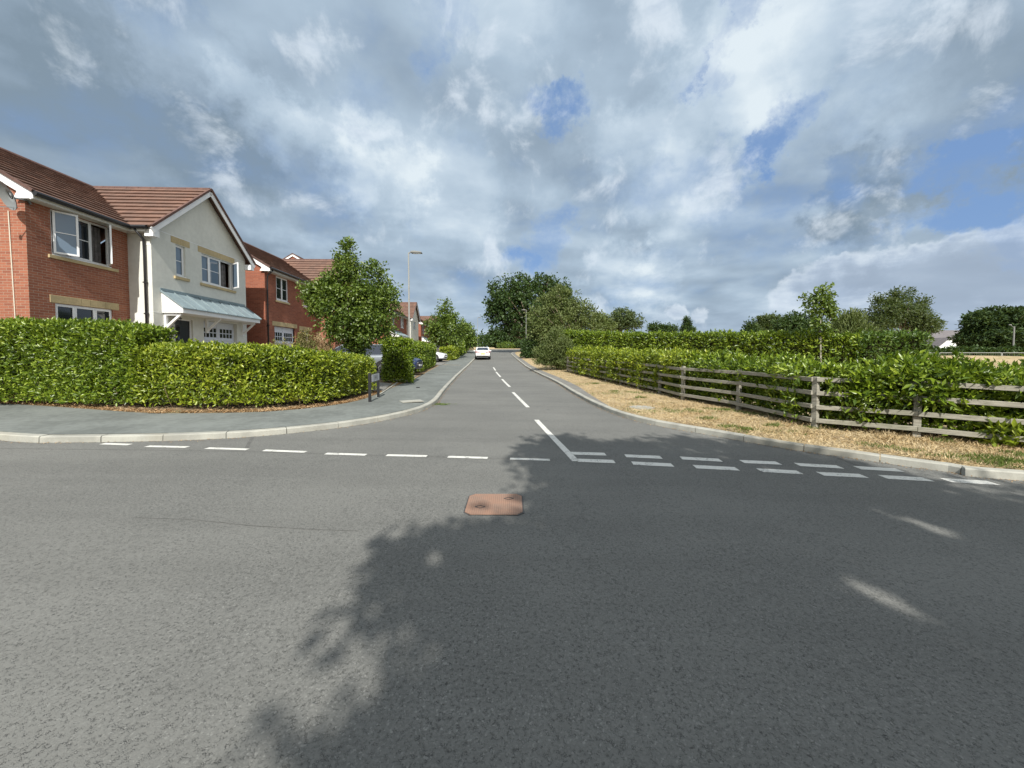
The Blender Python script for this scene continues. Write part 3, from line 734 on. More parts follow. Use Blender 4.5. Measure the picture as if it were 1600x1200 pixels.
    if stems:
        for i in range(min(45, int(Lt/.28))):
            b = MB()
            q1 = np.array([random.uniform(.1, Lt-.1)]); x, y, h, tx, ty = at(q1); off = random.uniform(.12, width*.6)
            X_, Y_ = x[0]-ty[0]*off, y[0]+tx[0]*off; z0 = G(X_, Y_)-org.z
            pts_ = [(X_-org.x, Y_-org.y, z0-.03)]
            for j in range(3): pts_.append((pts_[-1][0]+random.uniform(-.1, .1), pts_[-1][1]+random.uniform(-.1, .1), pts_[-1][2]+random.uniform(.15, .28)))
            b.tube(pts_, [.014, .011, .008, .005], 5); b.build('stem', 'twig', root)
    return root
def hp(px, py): v = hit(px, py, bank); return (v.x, v.y)
hedge('laurel_hedge', 'tall clipped laurel hedge at the far left, in front of the brick house gable wall', [(-16.5, 9.3), hp(0, 634), hp(110, 637), hp(212, 639)], .95, [2.05, 2.03, 2.0, 1.98, 1.93, 1.80], 1500, .10, .042, 'laurel_leaf', group='laurel hedges', rough_amp=.07)
hedge('laurel_hedge', 'low clipped laurel hedge with yellowing leaves curving to the street name sign', [hp(205, 639), hp(330, 641), hp(440, 637), hp(520, 630), hp(585, 614)], .95, [1.42, 1.42, 1.36, 1.28, 1.22, 1.14], 1500, .10, .042, 'laurel_yellow', group='laurel hedges', rough_amp=.08)
hedge('laurel_hedge', 'square cut laurel hedge block beside the first driveway, in front of the lamp post', [(-5.62, 16.75), (-4.45, 16.95)], .9, [1.95, 1.95], 900, .13, .052, 'laurel_leaf', group='laurel hedges', rough_amp=.05, bottom=.05, shoots=6, stems=False)
hedge('laurel_hedge', 'long laurel hedge receding along the left pavement beyond the dark blue car', [(-8.2, 23.6), (-5.9, 24.0), (-6.1, 27), (-6.5, 32.5)], .9, [1.85, 1.85, 1.8, 1.75], 500, .16, .065, 'laurel_leaf', group='laurel hedges', rough_amp=.06, stems=False)
hedge('laurel_hedge', 'small bright laurel hedge just past the nose of the parked white car', [(-7.6, 40.9), (-6.3, 41.2), (-6.35, 45.5)], .9, [1.25, 1.3, 1.4], 300, .22, .09, 'laurel_yellow', group='laurel hedges', rough_amp=.08, stems=False)
hedge('laurel_hedge', 'distant hedge along the left pavement behind the driving white car', [(-7.6, 50), (-6.7, 50.5), (-7.3, 60), (-8.3, 72)], 1.2, [1.5, 1.6, 1.7, 1.7], 160, .30, .13, 'laurel_leaf', group='laurel hedges', rough_amp=.1, stems=False)
# fence on the right verge
FP = [hp(1431, 684), hp(1273, 669), hp(1154, 640), hp(1067, 625), hp(1030.6, 615), hp(998, 607.5)]
d0 = np.array(FP[0])-np.array(FP[1]); d0 /= np.linalg.norm(d0)
a0 = np.array(FP[0]); dE = np.array(hp(1571, 699))-a0; dE /= np.linalg.norm(dE); FP = [tuple(a0+dE*1.7*k) for k in (3, 2, 1)]+FP
e0, e1 = np.array(FP[-1]), np.array(hp(887, 581)); nb = max(2, int(round(np.linalg.norm(e1-e0)/1.8)))
FP += [tuple(e0+(e1-e0)*k/nb) for k in range(1, nb+1)]
print('fence', [(round(a, 2), round(b, 2)) for a, b in FP])
fr = empty('post_and_rail_fence', (*FP[4], G(*FP[4])), label='weathered grey timber fence with four rails along the dry right verge', cat='fence')
fo = fr.location
for k, (x, y) in enumerate(FP):
    b = MB(); z = G(x, y)-fo.z; j = random.uniform(-.01, .02)
    q = FP[min(k+1, len(FP)-1)]; q0 = FP[max(k-1, 0)]; dv = Vector((q[0]-q0[0], q[1]-q0[1], 0)).normalized(); nv = Vector((-dv.y, dv.x, 0))
    b.bar((x-fo.x, y-fo.y, z-.2), (x-fo.x+j*.3, y-fo.y, z+1.04+j), .085, .105, up=dv)
    b.build('post', 'weathered_wood', fr, bevel=.006)
for k in range(len(FP)-1):
    p, q = Vector((*FP[k], G(*FP[k]))), Vector((*FP[k+1], G(*FP[k+1]))); dv = (q-p).normalized(); nv = Vector((-dv.y, dv.x, 0)).normalized()
    if nv.y > 0: nv = -nv
    if abs(nv.x) > abs(nv.y): nv = nv if nv.x < 0 else -nv
    for zr_ in (.17, .44, .71, .98):
        b = MB(); e = .004
        jj = random.uniform(-.012, .012)
        b.bar(p-fo+nv*.075+dv*e+Vector((0, 0, zr_+jj)), q-fo+nv*.075-dv*e+Vector((0, 0, zr_+random.uniform(-.012, .012))), .036, .085)
        b.build('rail', 'weathered_wood', fr, bevel=.004)
fpath = [np.array(p) for p in FP[::-1]]          # far to near
def offp(p, d):
    p = np.array(p); return [tuple(q) for q in offset(p, d)]
gp = offp(fpath, .19)
G1 = gp[:len(gp)-6]; G2 = gp[len(gp)-7:]
g0 = offp(fpath, -.10)[1:len(gp)-7]
hedge('laurel_hedge', 'bright laurel growth swallowing the rails at the far end of the timber fence', g0, .5, [1.0, 1.25, 1.3, 1.2, .9], 650, .135, .052, 'laurel_yellow', group='laurel hedges', rough_amp=.16, bottom=.12, spread=.14, updir=.4, shoots=14)
hedge('laurel_hedge', 'unclipped bright laurel hedge growing behind the far end of the timber fence', G1, .95, [1.45, 1.45, 1.42, 1.4], 700, .135, .052, 'laurel_yellow', group='laurel hedges', rough_amp=.14, bottom=.05, lean=-.30, spread=.12, updir=.6, shoots=26)
hedge('laurel_hedge', 'shaggy laurel hedge spilling over the near rails of the timber fence', G2, 1.0, [1.28, 1.22, 1.2, 1.22, 1.24, 1.2, 1.08, 1.05], 900, .135, .05, 'laurel_leaf', group='laurel hedges', rough_amp=.17, bottom=.10, lean=-.30, spread=.15, updir=.6, shoots=30)
c_ = hit(1462, 680, bank)
hedge('laurel_bush', 'big laurel shoot mass hanging right over the top rail and hiding a fence post', [(6.45, 7.3), (7.2, 6.85), (8.1, 6.4)], .7, [1.1, 1.32, 1.2], 900, .165, .058, 'laurel_leaf', rough_amp=.12, bottom=.62, lean=-.1, spread=.16, updir=.2, cat='bush', stems=False)
hedge('laurel_bush', 'low laurel tuft growing through the lowest fence rail at the right edge', [(7.85, 6.2), (8.6, 5.9)], .5, [.42, .55], 700, .15, .055, 'laurel_yellow', rough_amp=.1, bottom=.02, spread=.14, updir=.6, cat='bush', stems=False)
# tall back hedge
bh = [(3.9, 32), (5.6, 28), (8.1, 24.4), (12.0, 18.2), (14.0, 15.5)]
hedge('tall_hedge', 'tall clipped laurel hedge standing behind the fence hedge on the right', bh, 1.3, [2.95, 2.75, 2.6, 2.45, 2.35, 2.2], 330, .17, .065, 'laurel_leaf', rough_amp=.07, stems=False, back=.25)
hedge('tall_hedge', 'darker rounded end of the back hedge beside the birch', [(14.0, 15.6), (15.5, 14.3)], 1.5, [2.2, 2.25], 330, .16, .06, 'laurel_deep', rough_amp=.14, stems=False)

# ------------------------------------------------------------------ trees
def wl(Y, lst):
    """lobes from photo rows at distance Y: (px, py, rx, rz) -> world"""
    o = []
    for (px, py, rx, rz) in lst:
        v = atY(px, py, Y); o.append((v.x, v.y, v.z, rx*Y/F, rx*Y/F*.95, rz*Y/F))
    return o
def tree(name, label, base, lobes, n, L, W, m, trunk_r=.12, csize=.30, per=55, bark='bark', cat='tree', group=None, droop=0., gap=.0, limbs=26, fork=.45, dirup=.1, flat=.0, holes=()):
    base = Vector(base); root = empty(name, base, label=label, cat=cat, group=group)
    vol = np.array([(a[3]*a[4]*a[5])**.67 for a in lobes]); pr_ = vol/vol.sum()
    nc = max(8, int(n/per)); which = rng.choice(len(lobes), nc, p=pr_)
    A = np.array(lobes); dd = unit(rng.normal(size=(nc, 3))); rr = rng.uniform(.12, 1, nc)**.42
    cc = A[which, :3]+dd*A[which, 3:6]*rr[:, None]
    if gap:
        keep = vnoise(cc, .55/max(csize, .01)*.3, 11) > -gap
        cc = cc[keep]; which = which[keep]; nc = len(cc)
    cr = csize*rng.uniform(.6, 1.35, nc)
    ci = np.repeat(np.arange(nc), per); k = len(ci)
    off = unit(rng.normal(size=(k, 3)))*(rng.uniform(0, 1, k)**.5)[:, None]*cr[ci][:, None]
    if flat: off[:, 2] *= (1-flat)
    P_ = cc[ci]+off
    if len(holes):
        sx, sy = P_[:, 0]-.121*P_[:, 2], P_[:, 1]+1.065*P_[:, 2]; kp_ = np.ones(k, bool)
        for (hx, hy, rx_, ry_, an) in holes:
            c0_, s0_ = math.cos(an), math.sin(an); u_ = (sx-hx)*c0_+(sy-hy)*s0_; v_ = -(sx-hx)*s0_+(sy-hy)*c0_
            kp_ &= ((u_/rx_)**2+(v_/ry_)**2 > 1+.5*vnoise(P_, 1.6, 4)) | (rng.uniform(size=k) < .02)
        P_ = P_[kp_]; ci = ci[kp_]; k = len(P_)
    ctr = A[which][:, :3][ci]; outd = unit(P_-ctr)
    d = outd*.6+rng.normal(size=(k, 3))*.8; d[:, 2] += dirup-droop
    nv = outd*.5+rng.normal(size=(k, 3))*.8; nv[:, 2] += .6
    sz = rng.uniform(.6, 1.25, k)
    V_, F_ = leaves(P_, d, L*sz, W*sz, .2, nv); V_ = V_-np.array([list(base)])
    npmesh('crown', V_, F_, m, root)
    b = MB(); top = A[:, :3].mean(0); zt = A[:, 2].max()
    tp = Vector((top[0], top[1], base.z+(zt-base.z)*.80))-base
    pts_ = [Vector((0, 0, -.1)), tp*.25+Vector((trunk_r*.3, 0, 0)), tp*.5, tp*.75-Vector((trunk_r*.3, 0, 0)), tp]
    b.tube(pts_, [trunk_r*1.2, trunk_r*.95, trunk_r*.75, trunk_r*.5, trunk_r*.2], 8)
    for j in rng.choice(nc, min(limbs, nc), replace=False):
        e = Vector(cc[j])-base; f = min(.93, max(.18, (e.z/max(tp.z, .1))*fork*rng.uniform(.7, 1.2)))
        s = tp*f; md = s.lerp(e, .5)+Vector((0, 0, -.06*e.length*.5)); r0 = trunk_r*(1-f)*.55+.01
        b.tube([s, md, e], [r0, r0*.6, r0*.22], 6)
    b.build('trunk', bark, root, smooth=True)
    return root
def gb(px, Y, dx=0.): x = (px-800)/F*Y+dx; return (x, Y, G(x, Y))
tree('street_tree', 'leafy young green tree standing behind the low hedge by the first driveway', gb(553, 13.5), wl(13.5, [(543, 395, 11, 22), (541, 418, 20, 22), (530, 445, 26, 22), (512, 462, 30, 26), (486, 452, 13, 15), (500, 470, 26, 22), (588, 425, 8, 14), (578, 445, 22, 22), (600, 452, 18, 22), (545, 480, 50, 32), (590, 478, 30, 30), (545, 512, 42, 26), (575, 508, 36, 28), (555, 538, 24, 16)]),
     30000, .10, .066, 'street_tree_leaf', trunk_r=.07, csize=.27, per=62, limbs=30, fork=.6)
tree('street_tree', 'cone topped dark green tree in front of the distant brick houses', gb(699, 45), wl(45, [(697, 480, 7, 12), (698, 495, 17, 16), (690, 512, 25, 18), (708, 514, 24, 18), (700, 528, 30, 14), (685, 525, 18, 14)]), 9000, .26, .16, 'street_tree_leaf', trunk_r=.13, csize=.55, per=26)
tree('street_tree', 'smaller rounded street tree behind the cone topped one', gb(728, 58), wl(58, [(728, 520, 14, 13), (722, 530, 17, 12), (734, 532, 11, 11)]), 4500, .33, .2, 'street_tree_leaf', trunk_r=.14, csize=.65, per=26)
tree('oak_tree', 'huge dark oak with gaps of sky overhanging the end of the road', (4.4, 63, G(4.4, 63)), wl(63, [(790, 458, 22, 22), (812, 446, 24, 15), (845, 446, 26, 15), (872, 452, 20, 16), (776, 470, 16, 18), (772, 492, 14, 16), (800, 480, 30, 26), (835, 475, 36, 30), (870, 478, 30, 26), (790, 508, 20, 16), (820, 510, 30, 20), (855, 510, 34, 24), (772, 445, 10, 8)]), 24000, .42, .30, 'dark_leaf', trunk_r=.5, csize=.85, per=26, gap=.55, limbs=60, group='trees at the end of the road')
tree('broadleaf_tree', 'lighter olive green bushy tree right in front of the dark oak', (8.2, 46, G(8.2, 46)), wl(46, [(870, 462, 18, 16), (860, 480, 24, 22), (888, 474, 22, 20), (905, 488, 24, 20), (925, 500, 18, 15), (845, 500, 22, 22), (880, 505, 38, 26), (850, 522, 26, 18), (915, 515, 28, 16), (935, 508, 10, 10)]), 21000, .27, .14, 'olive_leaf', trunk_r=.25, csize=.5, per=24, dirup=.5, group='trees at the end of the road')
tree('willow_shrub', 'feathery grey green willow shrub at the far end of the timber fence', (3.3, 28.5, G(3.3, 28.5)), wl(28.5, [(866, 548, 24, 18), (850, 556, 18, 14), (884, 550, 18, 20), (870, 530, 16, 18), (858, 566, 18, 10), (880, 566, 18, 11)]), 12000, .20, .05, 'olive_leaf', trunk_r=.06, csize=.25, per=24, cat='shrub', dirup=.9)
tree('dark_shrub', 'dark evergreen shrub behind the lamp post on the right of the road', (2.9, 46, G(2.9, 46)), wl(46, [(829, 540, 12, 16), (840, 535, 12, 18), (836, 552, 14, 10), (822, 552, 8, 9)]), 5000, .24, .13, 'dark_leaf', trunk_r=.08, csize=.4, per=25, cat='shrub')
tree('dark_shrub', 'rounded dark trees mass at the vanishing end of the road, left of the oak', (-4.2, 104, G(-4.2, 104)), wl(104, [(775, 526, 14, 14), (768, 534, 14, 10), (785, 530, 14, 14), (800, 524, 16, 18)]), 6000, .7, .4, 'dark_leaf', trunk_r=.3, csize=1.2, per=30, cat='tree', group='trees at the end of the road')
tree('round_bush', 'clipped round yellow green bush on the far verge under the oak', (-.9, 98, G(-.9, 98)), wl(98, [(790, 541, 14, 6), (800, 542, 12, 6)]), 3000, .4, .25, 'street_tree_leaf', trunk_r=.1, csize=.6, per=30, cat='bush')
tree('dark_shrub', 'dark hedge like shrubs on the far verge right of the round bush', (3.2, 97, G(3.2, 97)), wl(97, [(815, 538, 10, 9), (826, 536, 10, 11)]), 2500, .5, .3, 'dark_leaf', trunk_r=.1, csize=.8, per=30, cat='shrub')
far = [('brownish round crowned tree on the skyline just right of the olive tree', 98, [(972, 497, 18, 14), (985, 503, 18, 12), (960, 507, 14, 9)], 'birch_leaf', 5000, .6),
       ('low grey green tree top between the olive tree and the brownish tree', 90, [(938, 503, 14, 10), (948, 510, 12, 8)], 'olive_leaf', 3000, .6),
       ('low dark tree top on the skyline above the middle of the back hedge', 120, [(1022, 512, 8, 6), (1038, 514, 10, 5), (1050, 516, 8, 4)], 'dark_leaf', 2500, .7),
       ('dark pointed conifer rising at the left end of the right skyline trees', 60, [(1172, 512, 5, 8), (1170, 522, 9, 8), (1174, 530, 11, 8)], 'conifer_leaf', 3000, .4),
       ('grey green rounded tree right of the pointed conifer', 75, [(1193, 505, 10, 10), (1205, 506, 14, 12), (1188, 516, 12, 10)], 'birch_leaf', 4500, .5),
       ('broad dark tree just left of the slender sapling', 66, [(1240, 505, 16, 14), (1225, 512, 18, 14), (1258, 508, 16, 14), (1270, 512, 14, 14), (1245, 524, 26, 10)], 'dark_leaf', 7000, .5)]
for (lb, Y, lob, mm, n_, Ls) in far:
    cxp = sum(a[0] for a in lob)/len(lob)
    tree('skyline_tree', lb, gb(cxp, Y), wl(Y, lob), n_, Ls, Ls*.5, mm, trunk_r=.2, csize=Ls*1.7, per=22, group='trees on the skyline')
tree('monkey_puzzle', 'small dark tiered tree alone on the skyline above the back hedge', gb(1073, 115), wl(115, [(1073, 499, 5, 2.5), (1074, 505, 4, 2.5), (1073, 511, 7, 3), (1075, 516, 10, 3)]), 2600, .6, .25, 'conifer_leaf', trunk_r=.25, csize=.7, per=22, group='trees on the skyline')
tree('sapling', 'slender two headed young tree rising above the back hedge', gb(1283, 16.5), wl(16.5, [(1287, 452, 5, 8), (1281, 462, 9, 9), (1294, 468, 8, 10), (1286, 478, 11, 9), (1300, 483, 6, 8), (1261, 468, 5, 8), (1265, 480, 6, 8), (1273, 490, 7, 8), (1294, 494, 8, 9), (1280, 505, 9, 8), (1288, 520, 7, 8)]), 1900, .14, .085, 'street_tree_leaf', trunk_r=.04, csize=.20, per=12, bark='pale_bark', limbs=12, fork=.92)
tree('feathery_shrub', 'feathery olive green shrub between the sapling and the birch', gb(1327, 20), wl(20, [(1327, 510, 18, 20), (1315, 525, 20, 18), (1345, 527, 20, 16), (1332, 498, 8, 10)]), 11000, .2, .045, 'olive_leaf', trunk_r=.05, csize=.3, per=22, cat='shrub', dirup=1.4)
tree('birch_tree', 'loose crowned dark birch with wispy tops behind the back hedge', gb(1405, 40), wl(40, [(1400, 470, 9, 16), (1385, 488, 24, 22), (1410, 490, 22, 24), (1372, 505, 20, 16), (1430, 498, 20, 20), (1440, 475, 7, 10), (1446, 508, 18, 14), (1461, 508, 9, 10), (1372, 468, 5, 8), (1422, 462, 4, 10)]), 15000, .26, .11, 'birch_leaf', trunk_r=.16, csize=.5, per=22, dirup=.3, gap=1.0)
tree('cypress_tree', 'broad layered dark cypress at the right edge above the dry field', gb(1562, 56), wl(56, [(1535, 503, 22, 15), (1560, 500, 34, 20), (1598, 500, 28, 20), (1529, 525, 18, 18), (1550, 528, 40, 18), (1595, 530, 34, 16), (1640, 505, 30, 26)]), 26000, .5, .2, 'conifer_leaf', trunk_r=.4, csize=.75, per=26, flat=.5, dirup=.1)
# far belt of trees so that the land ends in green, not on a bare line
for k in range(16):
    X_ = -150+k*24+rng.uniform(-6, 6); Y_ = 190+rng.uniform(-15, 25)
    if -70 < X_ < -5: Y_ -= 40
    z_ = G(X_, Y_); h_ = rng.uniform(4, 6.5)
    tree('distant_tree', 'far off dark green tree in the belt along the horizon', (X_, Y_, z_), [(X_, Y_, z_+h_*.5, 13, 8, h_*.5), (X_+rng.uniform(-8, 8), Y_, z_+h_*.7, 6, 5, h_*.35)], 1600, 1.3, .8, 'dark_leaf', trunk_r=.4, csize=2.0, per=25, limbs=6, group='distant tree belt')
# the trees behind the camera that shade the road
def shadow_lobe(sx, sy, r, z, rz=None): return (sx+z*.121, sy-z*1.065, z, r, r, rz or r*.8)
tree('roadside_tree', 'large broadleaf tree behind the viewpoint whose crown shades the junction', (4.2, -8.6, G(4.2, -8.6)),
     [shadow_lobe(.95, 4.2, .85, 8.2), shadow_lobe(.80, 3.3, .62, 7.6), shadow_lobe(.55, 5.3, .4, 8.5), shadow_lobe(-.50, 2.40, .48, 7.2), shadow_lobe(.2, 2.4, .75, 7.4), shadow_lobe(.05, 1.35, .8, 6.9), shadow_lobe(-.1, .6, .7, 6.4), shadow_lobe(1.0, 6.0, .7, 8.8), shadow_lobe(1.5, 5.2, 1.35, 8.4), shadow_lobe(3.6, 5.2, 1.5, 8.6), shadow_lobe(2.6, 3.2, 2.0, 8), shadow_lobe(.85, 1.0, 1.35, 6.8), shadow_lobe(5.0, 2.9, 1.9, 8.2), shadow_lobe(1.9, -.5, 2.2, 6.5), shadow_lobe(4.5, .5, 2.4, 7.5), shadow_lobe(7.4, 1.6, 2.2, 7.8), shadow_lobe(7.5, -1, 2.4, 6.5), shadow_lobe(10, 0, 2.4, 7)],
     90000, .19, .13, 'street_tree_leaf', trunk_r=.28, csize=.40, per=40, limbs=60, holes=[(3.85, 3.45, .55, .20, R(100)), (-.5, 1.9, .16, .16, 0), (-.52, 2.7, .15, .15, 0), (2.4, 2.3, .3, .12, R(110)), (5.6, 3.4, .3, .14, R(120))])

def shrub(px, Y, lob, n, L, W, m, label, **k):
    tree('garden_shrub', label, gb(px, Y), wl(Y, lob), n, L, W, m, trunk_r=.015, csize=.14, per=12, cat='shrub', limbs=30, bark='twig', **k)
shrub(432, 12.6, [(432, 540, 12, 8), (420, 546, 10, 6), (442, 536, 6, 6)], 500, .07, .03, 'shrub_leaf', 'sparse reddish shrub above the hedge in front of the cream house end', group='garden shrubs')
shrub(478, 13.2, [(478, 530, 12, 14), (470, 540, 14, 10), (486, 544, 10, 8)], 1500, .08, .035, 'shrub_leaf', 'green and brown shrub above the hedge beside the garage door', group='garden shrubs')
shrub(506, 13.6, [(506, 536, 10, 16), (500, 548, 12, 10), (514, 548, 9, 10)], 1500, .12, .015, 'straw', 'pale dry ornamental grass against the orange side wall', dirup=1.6, group='garden shrubs')

# ------------------------------------------------------------------ ground cover
def inroad(x, y): return inpoly(np.array(x), np.array(y), ROADPOLY)
def blades(name, label, cat, pts, L, W, m, up=1., kind='stuff', nspread=.5):
    n = len(pts); d = rng.normal(size=(n, 3))*nspread; d[:, 2] = np.abs(d[:, 2])*.5+up
    V_, F_ = leaves(pts, d, L*rng.uniform(.5, 1.3, n), W, .1)
    o = npmesh(name, V_, F_, m); return tag(o, label, cat, kind=kind)
vk = resample(KR, .05); vk = vk[(vk[:, 1] < 45) & (vk[:, 0] < 13)]
def verge_pts(n, a, b_, pw=1.):
    wgt = 1/np.maximum(vk[:, 1], 4)**1.6; wgt /= wgt.sum()
    i = rng.choice(len(vk), n, p=wgt); t = np.gradient(vk, axis=0); t /= np.linalg.norm(t, axis=1, keepdims=True)
    o = rng.uniform(0, 1, n)**pw*(b_-a)+a; q = vk[i]+np.stack([t[i, 1], -t[i, 0]], 1)*o[:, None]+rng.normal(size=(n, 2))*.03
    return q
q = verge_pts(60000, .09, 3.0); q = q[~inroad(q[:, 0], q[:, 1])]; dkr = pdist(q[:, 0], q[:, 1], KRc); 
kp = dkr > np.interp(q[:, 1], [10.5, 13, 16, 70], [.14, .36, .55, .65]); q = q[kp]
P3 = np.stack([q[:, 0], q[:, 1], bank(q[:, 0], q[:, 1])+.002], 1)
nz = vnoise(P3, .45, 21)+vnoise(P3, 1.3, 8)*.5
blades('dry_grass', 'sun bleached straw coloured grass on the right verge', 'dry grass', P3[nz < .75], .085, .009, 'straw', up=.10, nspread=.9)
gq = P3[(nz > .62)]
blades('green_grass', 'patchy green grass tufts in the dry right verge', 'grass', gq, .07, .009, 'grass_blade', up=.4)
tus = [hit(*p, bank) for p in [(1208, 666), (1140, 668), (1165, 672), (1470, 690), (1540, 716), (1105, 655), (1330, 655), (1290, 668), (1575, 722), (930, 600), (960, 612), (1000, 622)]]
tp_ = np.concatenate([np.array([[t.x, t.y, t.z]])+np.column_stack([rng.normal(size=(170, 2))*[.10, .07], np.zeros(170)]) for t in tus])
blades('green_grass', 'small green weed tussocks on the verge near the kerb', 'weeds', tp_, .085, .010, 'grass_blade', up=.7, nspread=.8)
w0 = hit(684, 632, zroad); wp = np.array([[w0.x, w0.y, w0.z]])+np.column_stack([rng.normal(size=(260, 2))*[.16, .10]+[.1, -.02], np.zeros(260)])
blades('kerb_weeds', 'small weeds sprouting in the gutter at the corner of the left kerb', 'weeds', wp, .05, .012, 'grass_blade', up=.4, nspread=.8)
lk = resample(KL, .05); lk = lk[(lk[:, 0] > -14) & (lk[:, 1] < 24)]
i = rng.integers(0, len(lk), 9000); t = np.gradient(lk, axis=0); t /= np.linalg.norm(t, axis=1, keepdims=True)
o_ = 2.02+np.abs(rng.normal(size=9000))*.16; q = lk[i]+np.stack([-t[i, 1], t[i, 0]], 1)*o_[:, None]
drv = ((q[:, 1] > 13.4) & (q[:, 1] < 16.2)) | ((q[:, 1] > 18) & (q[:, 1] < 23)); q = q[~drv]
P3 = np.stack([q[:, 0], q[:, 1], bank(q[:, 0], q[:, 1])+.018], 1)
d = rng.normal(size=P3.shape)*[1, 1, .25]; V_, F_ = leaves(P3, d, .055*rng.uniform(.4, 1.3, len(P3)), .025, .2, np.array([[0, 0, 1.]])+rng.normal(size=P3.shape)*.3)
tag(npmesh('leaf_litter', V_, F_, 'litter_leaf'), 'dry brown fallen leaves along the foot of the left hedges', 'leaf litter', kind='stuff')
# litter and sand in the gutters
qa = resample(KL, .05); qa = qa[(qa[:, 0] > -12) & (qa[:, 1] < 45)]; ia = rng.integers(0, len(qa), 1500); tt = np.gradient(qa, axis=0); tt /= np.linalg.norm(tt, axis=1, keepdims=True)
q1 = qa[ia]-np.stack([-tt[ia, 1], tt[ia, 0]], 1)*(np.abs(rng.normal(size=(1500, 1)))*.05+.015)
qb = resample(KR, .05); qb = qb[(qb[:, 0] < 10) & (qb[:, 1] < 45)]; ib = rng.integers(0, len(qb), 2200); tt = np.gradient(qb, axis=0); tt /= np.linalg.norm(tt, axis=1, keepdims=True)
q2 = qb[ib]+np.stack([-tt[ib, 1], tt[ib, 0]], 1)*(np.abs(rng.normal(size=(2200, 1)))*.06+.015)
q = np.concatenate([q1, q2]); P3 = np.stack([q[:, 0], q[:, 1], zroad(q[:, 0], q[:, 1])+.008], 1); d = rng.normal(size=P3.shape)*[1, 1, .15]
V_, F_ = leaves(P3, d, .03*rng.uniform(.3, 1.4, len(P3)), .014, .2, np.array([[0, 0, 1.]])+rng.normal(size=P3.shape)*.2)
tag(npmesh('gutter_debris', V_, F_, 'litter_leaf'), 'bits of dry leaf and grit lying in the gutters along the kerbs', 'debris', kind='stuff')

# ------------------------------------------------------------------ houses
def tile_slope(b, e0, e1, top0, course=.33, tw=.33, th=.052):
    """tiles from eave line e0-e1 up along (top0-e0)"""
    e0, e1, top0 = Vector(e0), Vector(e1), Vector(top0); al = (e1-e0); Ll = al.length; al.normalize(); up = top0-e0; Lu = up.length; up.normalize()
    nr = al.cross(up).normalized()
    if nr.z < 0: nr = -nr
    nco = max(1, round(Lu/course)); c = Lu/nco
    for k in range(nco):
        s0, s1 = k*c-.02, (k+1)*c+.01; nt = max(1, round(Ll/tw)); t_ = Ll/nt
        for j in range(nt):
            a0 = j*t_; a1 = (j+1)*t_-.003; dz_ = random.uniform(-.002, .003)
            lo = nr*(th+.016+dz_); hi = nr*(.010+dz_)
            b.hexa([e0+al*a0+up*s0, e0+al*a1+up*s0, e0+al*a1+up*s1, e0+al*a0+up*s1],
                   [e0+al*a0+up*s0+lo, e0+al*a1+up*s0+lo, e0+al*a1+up*s1+hi, e0+al*a0+up*s1+hi])
def front_wall(b, xf, y0, y1, z0, z1, holes, dep=.10):
    ys = sorted({y0, y1, *[h[0] for h in holes], *[h[1] for h in holes]}); zs = sorted({z0, z1, *[h[2] for h in holes], *[h[3] for h in holes]})
    for i in range(len(ys)-1):
        for j in range(len(zs)-1):
            cy_, cz_ = (ys[i]+ys[i+1])/2, (zs[j]+zs[j+1])/2
            if any(h[0] < cy_ < h[1] and h[2] < cz_ < h[3] for h in holes): continue
            b.add([(xf, ys[i], zs[j]), (xf, ys[i+1], zs[j]), (xf, ys[i+1], zs[j+1]), (xf, ys[i], zs[j+1])], [(0, 1, 2, 3)])
    for (a, c, e, f) in holes:
        for q in ([(a, e), (a, f)], [(c, e), (c, f)], [(a, e), (c, e)], [(a, f), (c, f)]):
            (p0, r0), (p1, r1) = q
            b.add([(xf, p0, r0), (xf, p1, r1), (xf-dep, p1, r1), (xf-dep, p0, r0)], [(0, 1, 2, 3)])
